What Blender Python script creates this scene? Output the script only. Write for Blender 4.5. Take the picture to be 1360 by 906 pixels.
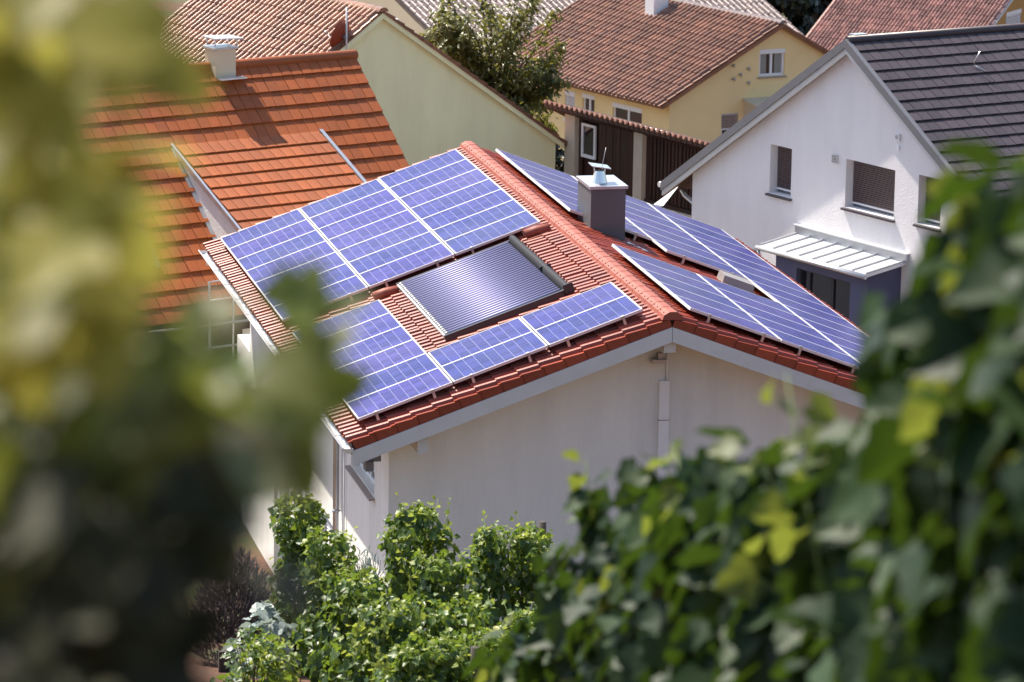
import bpy, math, random
from mathutils import Vector, Matrix
from mathutils.geometry import tessellate_polygon
R = math.radians
for o in list(bpy.data.objects): bpy.data.objects.remove(o)
SC = bpy.context.scene
COL = SC.collection

# ------------------------------------------------------------------ camera, sky, sun, exposure
CAM = Vector((-15.392, -59.936, 19.968))
cd = bpy.data.cameras.new('camera'); cam = bpy.data.objects.new('camera', cd); COL.objects.link(cam)
right = Vector((0.977698, -0.209453, 0.015346)); up = Vector((0.029994, 0.211583, 0.976900)); fwd = Vector((0.207861, 0.954653, -0.213146))
m = Matrix((right, up, -fwd)).transposed().to_4x4(); m.translation = CAM
cam.matrix_world = m
cd.sensor_width = 36.0; cd.lens = 149.52; cd.clip_start = 0.5; cd.clip_end = 3000
cd.dof.use_dof = True; cd.dof.focus_distance = 69.0; cd.dof.aperture_fstop = 3.5
SC.camera = cam
W = bpy.data.worlds.new('World'); SC.world = W; W.use_nodes = True
wn = W.node_tree; bg = wn.nodes['Background']
sky = wn.nodes.new('ShaderNodeTexSky'); sky.sky_type = 'NISHITA'; sky.sun_disc = False
SUN_AZ, SUN_EL = -33.0, 55.0                     # clockwise from +Y, degrees
sky.sun_elevation = R(SUN_EL); sky.sun_rotation = R(SUN_AZ % 360)
sky.dust_density = 1.5; sky.ozone_density = 1.0
wn.links.new(sky.outputs[0], bg.inputs[0]); bg.inputs[1].default_value = 0.118
sl = bpy.data.lights.new('sun', 'SUN'); sl.energy = 5.0; sl.angle = R(0.5); sl.color = (1.0, 0.915, 0.79)
sun = bpy.data.objects.new('sun', sl); COL.objects.link(sun); sun.location = (-20, 30, 60)
sdir = Vector((math.sin(R(SUN_AZ))*math.cos(R(SUN_EL)), math.cos(R(SUN_AZ))*math.cos(R(SUN_EL)), math.sin(R(SUN_EL))))
sun.rotation_euler = (-sdir).to_track_quat('-Z', 'Y').to_euler()
vs = SC.view_settings; vs.view_transform = 'Standard'; vs.look = 'None'; vs.exposure = 1.0; vs.gamma = 1.0
SC.render.engine = 'CYCLES'; SC.cycles.use_denoising = True
SC.cycles.max_bounces = 8; SC.cycles.transparent_max_bounces = 8

# ------------------------------------------------------------------ materials
def srgb(*c):
    return tuple(((x/255)/12.92 if x/255 <= .04045 else ((x/255+.055)/1.055)**2.4) for x in c)
class NT:
    def __init__(s, name):
        s.m = bpy.data.materials.new(name); s.m.use_nodes = True; s.t = s.m.node_tree
        s.b = s.t.nodes['Principled BSDF']; s.out = s.t.nodes['Material Output']
    def n(s, typ, **kw):
        x = s.t.nodes.new(typ)
        for k, v in kw.items():
            if k in x.inputs: x.inputs[k].default_value = v
            else: setattr(x, k, v)
        return x
    def l(s, a, b): s.t.links.new(a, b)
def mat(name, col, rough=.7, metal=0, var=.12, scale=3.0, rnd=0.0, island=0.0, bump=0.0, bscale=60.0, spec=.5, coat=0, coord='Object', stretch=None, stain=None, stainscale=.6):
    t = NT(name); b = t.b
    b.inputs['Roughness'].default_value = rough; b.inputs['Metallic'].default_value = metal
    b.inputs['Specular IOR Level'].default_value = spec; b.inputs['Coat Weight'].default_value = coat
    b.inputs['Coat Roughness'].default_value = .06
    tc = t.n('ShaderNodeTexCoord'); src = tc.outputs[coord]
    if coord == 'World':
        pass
    if stretch:
        mp = t.n('ShaderNodeMapping'); mp.inputs['Scale'].default_value = stretch; t.l(src, mp.inputs[0]); src = mp.outputs[0]
    nz = t.n('ShaderNodeTexNoise', Scale=scale, Detail=5.0, Roughness=.6); t.l(src, nz.inputs['Vector'])
    mr = t.n('ShaderNodeMapRange'); t.l(nz.outputs[0], mr.inputs[0])
    mr.inputs[1].default_value = .25; mr.inputs[2].default_value = .75; mr.inputs[3].default_value = 1-var; mr.inputs[4].default_value = 1+var
    val = mr.outputs[0]
    if rnd:
        oi = t.n('ShaderNodeObjectInfo'); r2 = t.n('ShaderNodeMapRange'); t.l(oi.outputs['Random'], r2.inputs[0])
        r2.inputs[3].default_value = 1-rnd; r2.inputs[4].default_value = 1+rnd
        mm = t.n('ShaderNodeMath', operation='MULTIPLY'); t.l(val, mm.inputs[0]); t.l(r2.outputs[0], mm.inputs[1]); val = mm.outputs[0]
    if island:
        g = t.n('ShaderNodeNewGeometry'); r2 = t.n('ShaderNodeMapRange'); t.l(g.outputs['Random Per Island'], r2.inputs[0])
        r2.inputs[3].default_value = 1-island; r2.inputs[4].default_value = 1+island
        mm = t.n('ShaderNodeMath', operation='MULTIPLY'); t.l(val, mm.inputs[0]); t.l(r2.outputs[0], mm.inputs[1]); val = mm.outputs[0]
    mx = t.n('ShaderNodeMixRGB', blend_type='MULTIPLY'); mx.inputs[0].default_value = 1
    mx.inputs[1].default_value = (*col, 1); t.l(val, mx.inputs[2]); cout = mx.outputs[0]
    if stain:
        n2 = t.n('ShaderNodeTexNoise', Scale=stainscale, Detail=6.0, Roughness=.65); t.l(src, n2.inputs['Vector'])
        rp = t.n('ShaderNodeMapRange'); t.l(n2.outputs[0], rp.inputs[0]); rp.inputs[1].default_value = .5; rp.inputs[2].default_value = .75
        rp.inputs[3].default_value = 0; rp.inputs[4].default_value = stain[3]
        m2 = t.n('ShaderNodeMixRGB'); t.l(rp.outputs[0], m2.inputs[0]); t.l(cout, m2.inputs[1]); m2.inputs[2].default_value = (*stain[:3], 1); cout = m2.outputs[0]
    t.l(cout, b.inputs['Base Color'])
    if bump:
        n3 = t.n('ShaderNodeTexNoise', Scale=bscale, Detail=3.0); t.l(tc.outputs[coord], n3.inputs['Vector'])
        bp = t.n('ShaderNodeBump', Strength=bump, Distance=.01); t.l(n3.outputs[0], bp.inputs['Height']); t.l(bp.outputs[0], b.inputs['Normal'])
    return t.m
def leafmat(name, c1, c2, ct, trans=.45, rough=.42, spec=.45):
    t = NT(name); b = t.b
    oi = t.n('ShaderNodeObjectInfo'); g = t.n('ShaderNodeNewGeometry')
    ad = t.n('ShaderNodeMath', operation='ADD'); t.l(oi.outputs['Random'], ad.inputs[0]); t.l(g.outputs['Random Per Island'], ad.inputs[1])
    fr = t.n('ShaderNodeMath', operation='FRACT'); t.l(ad.outputs[0], fr.inputs[0])
    mx = t.n('ShaderNodeMixRGB'); t.l(fr.outputs[0], mx.inputs[0]); mx.inputs[1].default_value = (*c1, 1); mx.inputs[2].default_value = (*c2, 1)
    t.l(mx.outputs[0], b.inputs['Base Color']); b.inputs['Roughness'].default_value = rough; b.inputs['Specular IOR Level'].default_value = spec
    tr = t.n('ShaderNodeBsdfTranslucent'); tm = t.n('ShaderNodeMixRGB', blend_type='MIX'); tm.inputs[0].default_value = .35
    tm.inputs[1].default_value = (*ct, 1); t.l(mx.outputs[0], tm.inputs[2]); t.l(tm.outputs[0], tr.inputs[0])
    ms = t.n('ShaderNodeMixShader'); ms.inputs[0].default_value = trans
    t.l(b.outputs[0], ms.inputs[1]); t.l(tr.outputs[0], ms.inputs[2]); t.l(ms.outputs[0], t.out.inputs[0])
    return t.m
M = {}
M['plaster'] = mat('plaster_white', (.77, .75, .70), .9, var=.07, scale=1.8, bump=.7, bscale=22, stain=(.50, .49, .46, .55), stretch=(1.2, 1.2, .25))
M['plaster_cool'] = mat('plaster_cool_white', (.78, .745, .735), .9, var=.05, scale=1.6, bump=.6, bscale=26, stain=(.58, .56, .58, .28), stretch=(1.3, 1.3, .28))
M['plaster_lime'] = mat('plaster_pale_lime', (.90, .85, .50), .9, var=.05, scale=1.4, bump=.4, bscale=28, stain=(.62, .56, .32, .38), stretch=(1.2, 1.2, .25))
M['plaster_yellow'] = mat('plaster_yellow', (.88, .68, .34), .9, var=.05, scale=.8, bump=.25, bscale=35, stain=(.55, .38, .16, .25))
M['plaster_orange'] = mat('plaster_ochre', (.46, .25, .07), .9, var=.05, scale=.8)
M['plaster_beige'] = mat('plaster_beige', (.62, .52, .36), .9, var=.05, scale=.8)
M['violet'] = mat('plaster_violet_grey', (.085, .090, .16), .85, var=.08, scale=1.5, bump=.2)
M['tile_red'] = mat('clay_tile_red', (.26, .043, .019), .38, var=.18, scale=9, rnd=.24, island=.2, bump=.15, bscale=90, stain=(.20, .05, .03, .45), stainscale=2.2)
M['ridge_red'] = mat('clay_ridge_red', (.27, .062, .034), .6, var=.16, scale=7, rnd=.08, bump=.1, stain=(.26, .07, .04, .3), stainscale=3)
M['tile_orange'] = mat('flat_tile_orange', (.31, .070, .008), .62, var=.10, scale=7, rnd=.15, island=.13, bump=.08, stain=(.17, .055, .018, .5), stainscale=1.5)
M['tile_dark'] = mat('flat_tile_anthracite', (.052, .039, .042), .42, var=.12, scale=5, rnd=.18, island=.15, bump=.06)
M['tile_old'] = mat('old_tile_brown', (.22, .098, .058), .28, var=.2, scale=5, rnd=.2, island=.32, stain=(.12, .055, .035, .55), stainscale=1.3)
M['tile_old_light'] = mat('old_tile_salmon', (.30, .14, .078), .28, var=.2, scale=5, rnd=.2, island=.3, stain=(.2, .09, .05, .5), stainscale=1.3)
M['tile_rose'] = mat('old_tile_rose', (.31, .165, .135), .5, var=.2, scale=5, island=.4, stain=(.16, .07, .06, .5), stainscale=1.6)
M['tile_grey'] = mat('old_tile_grey', (.16, .12, .115), .32, var=.2, scale=5, island=.3, stain=(.12, .09, .09, .4), stainscale=1.5)
M['deck_dark'] = mat('roof_underlay', (.05, .022, .016), .9)
M['board'] = mat('painted_board', (.60, .60, .58), .6, var=.05, scale=3, stain=(.4, .4, .38, .25))
M['zinc'] = mat('zinc_sheet', (.52, .53, .55), .38, metal=.75, var=.08, scale=4)
M['zinc_bright'] = mat('zinc_bright', (.74, .75, .77), .34, metal=.55, var=.06, scale=4)
M['steel_dark'] = mat('chimney_steel', (.095, .104, .112), .5, metal=.0, var=.10, scale=3, stretch=(1, 1, .2))
M['steel_bright'] = mat('stainless_steel', (.72, .71, .70), .22, metal=.9, var=.05)
M['grey_metal'] = mat('grey_coated_metal', (.17, .17, .185), .5, metal=.3, var=.06)
M['black_metal'] = mat('black_coated_metal', (.035, .035, .042), .4, metal=.3, var=.1)
M['slate_metal'] = mat('slate_metal', (.016, .016, .020), .7, metal=.0, var=.1, spec=.3)
M['alu'] = mat('anodised_aluminium', (.64, .63, .63), .45, metal=.2, var=.03)
M['alu_side'] = mat('aluminium_rail', (.42, .41, .40), .4, metal=.6, var=.05)
M['white_pvc'] = mat('white_plastic', (.80, .80, .80), .35, var=.02)
M['beige_box'] = mat('beige_sheet_metal', (.27, .25, .24), .5, var=.06, metal=.2)
M['shutter_brown'] = mat('shutter_brown', (.105, .075, .075), .5, var=.08)
M['shutter_white'] = mat('shutter_white', (.70, .70, .72), .5, var=.03)
M['sill'] = mat('sill_stone', (.33, .27, .24), .5, var=.06)
M['sill_dark'] = mat('sill_dark', (.055, .045, .055), .4, var=.06)
M['wood_dark'] = mat('stained_wood', (.034, .009, .004), .7, var=.3, scale=2.5, stretch=(6, 6, .7), rnd=.2, bump=.3, bscale=30)
M['wood_post'] = mat('weathered_post', (.05, .04, .034), .85, var=.3, scale=4, stretch=(5, 5, .6), bump=.4)
M['conc_post'] = mat('rendered_pillar', (.50, .43, .33), .9, var=.12, scale=3, bump=.3)
M['bark'] = mat('bark', (.085, .055, .035), .9, var=.35, scale=9, bump=.6, bscale=40)
M['shoot'] = mat('green_shoot', (.14, .20, .05), .6, var=.2)
M['curtain'] = mat('curtain', (.28, .27, .24), .9, var=.2, scale=8, stretch=(6, 6, .1))
M['dish_red'] = mat('dish_red', (.26, .04, .016), .45, var=.06)
t = NT('window_glass'); t.b.inputs['Base Color'].default_value = (.012, .013, .016, 1); t.b.inputs['Roughness'].default_value = .05; t.b.inputs['Specular IOR Level'].default_value = .8
nz = t.n('ShaderNodeTexNoise', Scale=1.3, Detail=3.0); bp = t.n('ShaderNodeBump', Strength=.05, Distance=.05); t.l(nz.outputs[0], bp.inputs['Height']); t.l(bp.outputs[0], t.b.inputs['Normal']); M['glass'] = t.m
M['vine_mid'] = leafmat('vine_leaf', (.020, .055, .010), (.075, .135, .020), (.30, .42, .04), .34)
M['vine_young'] = leafmat('vine_leaf_young', (.14, .22, .028), (.23, .28, .05), (.46, .52, .08), .42)
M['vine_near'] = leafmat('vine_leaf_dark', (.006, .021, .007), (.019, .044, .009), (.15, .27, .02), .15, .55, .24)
M['vine_olive'] = leafmat('vine_leaf_olive', (.105, .105, .016), (.24, .22, .036), (.70, .62, .11), .48, .5, .3)  # warm flare glow put into the leaf colour
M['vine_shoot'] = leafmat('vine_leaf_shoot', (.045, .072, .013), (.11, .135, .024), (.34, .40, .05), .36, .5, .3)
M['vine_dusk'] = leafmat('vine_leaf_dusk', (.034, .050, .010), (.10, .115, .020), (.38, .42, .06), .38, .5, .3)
M['vine_shade'] = leafmat('vine_leaf_shaded', (.012, .014, .007), (.034, .034, .010), (.10, .10, .015), .16, .6, .2)  # darkest leaf copy, with shade put into its colour
M['cherry'] = leafmat('cherry_leaf', (.06, .075, .016), (.15, .15, .035), (.36, .34, .06), .38, .35)
M['dark_leaf'] = leafmat('conifer_leaf', (.008, .013, .008), (.02, .03, .014), (.02, .04, .01), .15)
M['hedge_leaf'] = leafmat('hedge_leaf', (.04, .06, .015), (.09, .10, .03), (.2, .2, .04), .3)
M['lavender'] = leafmat('dry_lavender', (.13, .105, .11), (.30, .25, .25), (.3, .24, .22), .2, .8, .1)
M['thistle'] = leafmat('silver_leaf', (.20, .26, .24), (.33, .38, .36), (.4, .48, .4), .25)
M['yellow_shrub'] = leafmat('yellow_leaf', (.45, .44, .10), (.58, .55, .20), (.7, .66, .2), .4)
# solar cells: blue polycrystalline silicon under glass, each cell its own tone
t = NT('solar_cell'); b = t.b
g = t.n('ShaderNodeNewGeometry'); oi = t.n('ShaderNodeObjectInfo'); tc = t.n('ShaderNodeTexCoord')
vo = t.n('ShaderNodeTexVoronoi', Scale=55.0); t.l(tc.outputs['Object'], vo.inputs['Vector'])
cr = t.n('ShaderNodeMixRGB'); t.l(g.outputs['Random Per Island'], cr.inputs[0]); cr.inputs[1].default_value = (.019, .022, .145, 1); cr.inputs[2].default_value = (.048, .050, .25, 1)
c2 = t.n('ShaderNodeMixRGB'); t.l(oi.outputs['Random'], c2.inputs[0]); c2.inputs[1].default_value = (.7, .9, .95, 1); c2.inputs[2].default_value = (1.35, 1.0, 1.1, 1)
c3 = t.n('ShaderNodeMixRGB', blend_type='MULTIPLY'); c3.inputs[0].default_value = 1; t.l(cr.outputs[0], c3.inputs[1]); t.l(c2.outputs[0], c3.inputs[2])
c4 = t.n('ShaderNodeMixRGB', blend_type='MULTIPLY'); c4.inputs[0].default_value = .35; t.l(c3.outputs[0], c4.inputs[1]); t.l(vo.outputs['Color'], c4.inputs[2])
dn = t.n('ShaderNodeTexNoise', Scale=.55, Detail=6.0, Roughness=.62); t.l(g.outputs['Position'], dn.inputs['Vector'])
dr = t.n('ShaderNodeMapRange'); t.l(dn.outputs[0], dr.inputs[0]); dr.inputs[1].default_value = .42; dr.inputs[2].default_value = .75; dr.inputs[3].default_value = 0; dr.inputs[4].default_value = .12
c5 = t.n('ShaderNodeMixRGB'); t.l(dr.outputs[0], c5.inputs[0]); t.l(c4.outputs[0], c5.inputs[1]); c5.inputs[2].default_value = (.30, .28, .36, 1)
t.l(c5.outputs[0], b.inputs['Base Color']); b.inputs['Roughness'].default_value = .5; b.inputs['Metallic'].default_value = 0
b.inputs['Coat Weight'].default_value = .30; b.inputs['Coat Roughness'].default_value = .15; b.inputs['Coat IOR'].default_value = 1.3; b.inputs['Specular IOR Level'].default_value = .1; M['cell'] = t.m
M['backsheet'] = mat('cell_backsheet', (.36, .37, .52), .5, var=.02, coat=.0, spec=.2)
t = NT('collector_tube'); b = t.b; b.inputs['Base Color'].default_value = (.21, .205, .34, 1); b.inputs['Metallic'].default_value = .7; b.inputs['Roughness'].default_value = .6
M['tube'] = t.m
# bare soil and bark mulch between grass
t = NT('hillside_soil'); b = t.b; tc = t.n('ShaderNodeTexCoord')
n1 = t.n('ShaderNodeTexNoise', Scale=14.0, Detail=8.0, Roughness=.7); t.l(tc.outputs['Object'], n1.inputs['Vector'])
n2 = t.n('ShaderNodeTexNoise', Scale=.35, Detail=4.0); t.l(tc.outputs['Object'], n2.inputs['Vector'])
r1 = t.n('ShaderNodeValToRGB'); r1.color_ramp.elements[0].position = .3; r1.color_ramp.elements[0].color = (.035, .018, .012, 1); r1.color_ramp.elements[1].position = .72; r1.color_ramp.elements[1].color = (.19, .085, .05, 1)
t.l(n1.outputs[0], r1.inputs[0])
r2 = t.n('ShaderNodeValToRGB'); r2.color_ramp.elements[0].position = .52; r2.color_ramp.elements[1].position = .62; t.l(n2.outputs[0], r2.inputs[0])
mx = t.n('ShaderNodeMixRGB'); t.l(r2.outputs[0], mx.inputs[0]); t.l(r1.outputs[0], mx.inputs[1]); mx.inputs[2].default_value = (.06, .075, .022, 1)
t.l(mx.outputs[0], b.inputs['Base Color']); b.inputs['Roughness'].default_value = .95
bp = t.n('ShaderNodeBump', Strength=.8, Distance=.04); t.l(n1.outputs[0], bp.inputs['Height']); t.l(bp.outputs[0], b.inputs['Normal']); M['soil'] = t.m

# ------------------------------------------------------------------ builders
def V(*a): return Vector(a if len(a) > 1 else a[0])
def tag(o, label, cat, group=None, kind=None):
    o['label'] = label; o['category'] = cat
    if group: o['group'] = group
    if kind: o['kind'] = kind
    return o
ORG = {}
def thing(name, loc, label, cat, group=None):
    o = bpy.data.objects.new(name, None); COL.objects.link(o); o.location = loc; o.empty_display_size = .3
    ORG[o] = Vector(loc)
    return tag(o, label, cat, group)
def link_obj(name, me, parent=None, loc=None):
    o = bpy.data.objects.new(name, me); COL.objects.link(o)
    if parent is not None: o.parent = parent
    if loc is not None: o.location = loc
    return o
class MB:
    """collects faces given in world space; build() links them as one mesh object under a parent"""
    def __init__(s): s.v = []; s.f = []; s.sm = []
    def add(s, pts, faces, smooth=False):
        k = len(s.v); s.v += [Vector(p) for p in pts]
        for f in faces: s.f.append([i+k for i in f]); s.sm.append(smooth)
        return s
    def quad(s, a, b, c, d): return s.add([a, b, c, d], [(0, 1, 2, 3)])
    def hexa(s, p):    # 8 points: bottom loop 0-3, top loop 4-7
        return s.add(p, [(3, 2, 1, 0), (4, 5, 6, 7), (0, 1, 5, 4), (1, 2, 6, 5), (2, 3, 7, 6), (3, 0, 4, 7)])
    def box(s, lo, hi, F=None):
        F = F or (lambda a, b, c: Vector((a, b, c)))
        (x0, y0, z0), (x1, y1, z1) = lo, hi
        return s.hexa([F(x0, y0, z0), F(x1, y0, z0), F(x1, y1, z0), F(x0, y1, z0), F(x0, y0, z1), F(x1, y0, z1), F(x1, y1, z1), F(x0, y1, z1)])
    def tube(s, pts, r, n=8, caps=True, r2=None):
        pts = [Vector(p) for p in pts]; rings = []
        for i, p in enumerate(pts):
            d = (pts[min(i+1, len(pts)-1)] - pts[max(i-1, 0)]).normalized()
            a = d.cross(Vector((0, 0, 1)));  a = a if a.length > .05 else d.cross(Vector((1, 0, 0)))
            a.normalize(); c = d.cross(a)
            rr = r if r2 is None else r + (r2-r)*i/(len(pts)-1)
            rings.append([p + a*rr*math.cos(2*math.pi*k/n) + c*rr*math.sin(2*math.pi*k/n) for k in range(n)])
        base = len(s.v)
        for rg in rings: s.v += rg
        for i in range(len(rings)-1):
            for k in range(n):
                s.f.append([base+i*n+k, base+i*n+(k+1) % n, base+(i+1)*n+(k+1) % n, base+(i+1)*n+k]); s.sm.append(True)
        if caps:
            s.f.append([base+k for k in range(n)][::-1]); s.sm.append(False)
            s.f.append([base+(len(rings)-1)*n+k for k in range(n)]); s.sm.append(False)
        return s
    def wall(s, P, outer, holes=(), depth=None):
        """polygon with rectangular holes; P maps (u,z) to world; depth = inward vector for the reveals"""
        loops = [[Vector((u, z, 0)) for u, z in outer]] + [[Vector((a, c, 0)), Vector((b, c, 0)), Vector((b, d, 0)), Vector((a, d, 0))] for a, b, c, d in holes]
        tri = tessellate_polygon(loops); flat = [q for l in loops for q in l]
        s.add([P(q.x, q.y) for q in flat], [tuple(t) for t in tri])
        if depth is not None:
            for a, b, c, d in holes:
                q = [P(a, c), P(b, c), P(b, d), P(a, d)]
                s.add(q + [x + depth for x in q], [(0, 1, 5, 4), (1, 2, 6, 5), (2, 3, 7, 6), (3, 0, 4, 7)])
        return s
    def mesh(s, name, mt, org=Vector((0, 0, 0))):
        me = bpy.data.meshes.new(name); me.from_pydata([(v-org)[:] for v in s.v], [], s.f)
        me.materials.append(mt)
        if any(s.sm): me.polygons.foreach_set('use_smooth', s.sm)
        me.update(); return me
    def build(s, name, mt, parent=None, label=None, kind=None, root=None):
        if parent is None:
            lo = Vector((min(v.x for v in s.v), min(v.y for v in s.v), min(v.z for v in s.v))); hi = Vector((max(v.x for v in s.v), max(v.y for v in s.v), 0))
            org = Vector(((lo.x+hi.x)/2, (lo.y+hi.y)/2, lo.z))
        else:
            org = ORG[parent]
        o = link_obj(name, s.mesh(name, M[mt] if isinstance(mt, str) else mt, org), parent)
        if parent is None: o.location = org; ORG[o] = org
        else: ORG[o] = org
        if label: o['label'] = label
        if kind: o['kind'] = kind
        return o
def ground_z(x, y):
    s = (x-CAM.x)*0.2127 + (y-CAM.y)*0.9771
    P = [(-60, 22), (0, 18.3), (5, 17.5), (10, 16.2), (14, 14.8), (20, 12.6), (30, 9.6), (40, 6.9), (45, 5.6), (50, 4.55), (53, 3.95), (56.5, 3.3), (58.2, 1.3), (59.5, 0.0), (78, 0), (84, .3), (100, -1), (118, -3.6), (160, -6), (900, -10)]
    for (a, za), (b, zb) in zip(P, P[1:]):
        if s <= b:
            k = min(1, max(0, (s-a)/(b-a))); return za + (zb-za)*k
    return P[-1][1]

# ------------------------------------------------------------------ ground
g = MB(); xs = [-300, -120, -60, -40, -30] + [-25+i for i in range(0, 56)] + [36, 44, 60, 90, 150, 300, 600]
ys = [-120, -90, -75] + [-68+i*1.0 for i in range(0, 80)] + [14, 18, 22, 26, 32, 40, 50, 60, 70, 80, 100, 140, 250, 500, 900]
rnd = random.Random(4); nx = len(xs)
pts = [(x, y, ground_z(x, y) + (rnd.uniform(-.05, .05) if -60 < y < 0 else 0) - .02) for y in ys for x in xs]
g.add(pts, [(j*nx+i, j*nx+i+1, (j+1)*nx+i+1, (j+1)*nx+i) for j in range(len(ys)-1) for i in range(nx-1)], True)
go = g.build('ground', 'soil'); go['kind'] = 'structure'

# ------------------------------------------------------------------ roof tiles
def tile_mesh(name, mt, er, ed, en, kind, width, gauge):
    """er along the ridge, ed down the slope, en normal; origin at the tile's upper corner on the roof plane"""
    b = MB()
    if kind == 'roll':
        prof = [(-.02, .006), (.12, .001), (.40, .000), (.44, .034), (.50, .058), (.64, .070), (.80, .066), (.93, .034), (1.0, .010)]
        lift, thk, lap = .030, .022, .035
    elif kind == 'wave':
        prof = [(-.02, .012), (.18, .0), (.42, .006), (.52, .05), (.68, .095), (.86, .085), (1.0, .02)]
        lift, thk, lap = .020, .025, .03
    else:
        prof = [(.020, -.010), (.026, .010), (.5, .013), (.974, .010), (.980, -.010)]
        lift, thk, lap = .034, .028, .02
    n = len(prof)
    P = lambda w, l, t: er*(w*width) + ed*l + en*t
    top = [P(w, 0, t) for w, t in prof]; low = [P(w, gauge+lap, t+lift) for w, t in prof]; und = [P(w, gauge+lap, t+lift-thk) for w, t in prof]
    b.add(top+low, [(i, i+1, n+i+1, n+i) for i in range(n-1)], kind == 'wave')
    b.add(low+und, [(i, i+1, n+i+1, n+i) for i in range(n-1)], False)
    if kind != 'flat':
        b.add([top[-1], low[-1], und[-1]], [(0, 1, 2)]); b.add([top[0], low[0], und[0]], [(0, 1, 2)])
    fix_normals(b, en)
    return b.mesh(name, M[mt])
def fix_normals(b, en):
    for k, f in enumerate(b.f):
        p = [b.v[i] for i in f]; nn = (p[1]-p[0]).cross(p[2]-p[0])
        if nn.dot(en) < -1e-9: b.f[k] = f[::-1]
def tile_slope(root, P0, er, ed, en, length, slope, kind, width, gauge, mt, n_ind=0, skip=None, start=0.0, seed=1, name='roof_tile', cut=None):
    """tiles a slope: the n_ind uncovered tiles nearest the camera are objects, the rest one part"""
    rg = random.Random(seed); me = tile_mesh(name, mt, er, ed, en, kind, width, gauge)
    cells = []
    nl = int(round(slope/gauge)); nw = int(length/width + .01)
    for j in range(nl):
        for i in range(nw):
            if cut and not cut((i+.5)*width, (j+.5)*gauge+start): continue
            l0 = start + j*gauge
            p = P0 + er*(i*width) + ed*l0 + en*(rg.uniform(-.005, .007) if kind != 'flat' else rg.uniform(-.002, .003)) + er*rg.uniform(-.004, .004) + ed*(rg.uniform(-.012, .012) if kind != 'flat' else rg.uniform(-.003, .003))
            hid = skip((i+.5)*width, l0+gauge/2) if skip else False
            cells.append((hid, (p-CAM).length, p))
    cells.sort(key=lambda c: (c[0], c[1]))
    org = ORG[root]
    for k, (hid, d, p) in enumerate(cells[:n_ind]):
        o = link_obj(name, me, root, p-org)
    rest = cells[n_ind:]
    if rest:
        mv = [v.co.copy() for v in me.vertices]; mf = [list(q.vertices) for q in me.polygons]; sm = [q.use_smooth for q in me.polygons]
        b = MB()
        for hid, d, p in rest:
            k = len(b.v); b.v += [v+p for v in mv]; b.f += [[i+k for i in f] for f in mf]; b.sm += sm
        b.build('roof_tiles', mt, root, kind='stuff')
def ridge_caps(root, A, Bp, r, pitch, mt, seg=7, flat=False, name='ridge_tile', collar=True):
    """half-round caps from A (near) to Bp; each cap is a part sharing one mesh"""
    d = (Bp-A); L = d.length; d.normalize(); n = int(round(L/pitch)); pitch = L/n
    side = d.cross(Vector((0, 0, 1))).normalized(); upv = side.cross(d).normalized()
    b = MB(); ang = [math.pi*k/seg for k in range(seg+1)]
    def ring(l, rr, dz=0): return [d*l + side*(-math.cos(a)*rr) + upv*(math.sin(a)*rr*.78+dz) for a in ang]
    k = seg+1
    r0 = ring(-.012, r*1.0, .003); r1 = ring(.03, r*1.0, .002); r2 = ring(.033, r*.992); r3 = ring(pitch+.01, r*.982)
    for x, y in ((r0, r1), (r1, r2), (r2, r3)): b.add(x+y, [(i, i+1, k+i+1, k+i) for i in range(seg)], False)
    b.add(r0, [tuple(range(k))])
    for j in range(0, len(b.f)): pass
    me = b.mesh(name, M[mt]); org = ORG[root]
    for i in range(n):
        link_obj(name, me, root, A + d*(i*pitch) - org)

# ================================================================== MAIN HOUSE (x across the gable, y along the ridge, ridge at x = 0)
tL, tR = math.tan(R(19.68)), math.tan(R(20.54))
ZM, ZT = 7.15, 6.92                      # apex of the panel plane, apex of the tile plane
Y0, Y1 = -.36, 14.74
XL, XR = -4.79, 5.0
house = thing('solar_house', (0, 7, 0), 'white house with red tiled roof covered in blue solar panels', 'house')
dL = Vector((-math.cos(R(19.68)), 0, -math.sin(R(19.68)))); nL = Vector((-math.sin(R(19.68)), 0, math.cos(R(19.68))))
dR = Vector((math.cos(R(20.54)), 0, -math.sin(R(20.54)))); nR = Vector((math.sin(R(20.54)), 0, math.cos(R(20.54))))
EY = Vector((0, 1, 0))
GY, WX0, WX1, BY = .5, -4.08, 4.25, 14.2
def roofz(x, off=0): return ZT + (x*tL if x < 0 else -x*tR) - off
# walls
w = MB()
w.wall(lambda u, z: V(u, GY, z), [(WX0, -1), (WX1, -1), (WX1, roofz(WX1, .2)), (0, roofz(0, .2)), (WX0, roofz(WX0, .2))])
lw = [(1.68, 3.70, 3.86, 5.0), (9.80, 11.37, .05, 2.42), (8.05, 9.1, 1.0, 2.43), (5.13, 6.5, 1.0, 2.43)]
w.wall(lambda u, z: V(WX0, u, z), [(GY, -1), (BY, -1), (BY, roofz(WX0, .2)), (GY, roofz(WX0, .2))], lw, V(.24, 0, 0))
w.wall(lambda u, z: V(WX1, u, z), [(GY, -1), (BY, -1), (BY, roofz(WX1, .2)), (GY, roofz(WX1, .2))])
w.wall(lambda u, z: V(u, BY, z), [(WX0, -1), (WX1, -1), (WX1, roofz(WX1, .2)), (0, roofz(0, .2)), (WX0, roofz(WX0, .2))])
w.build('wall', 'plaster', house)
w = MB(); w.box((WX0, BY+.02, -1), (-1.5, 15.75, 3.35)); w.build('annex_wall', 'plaster', house)
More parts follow.
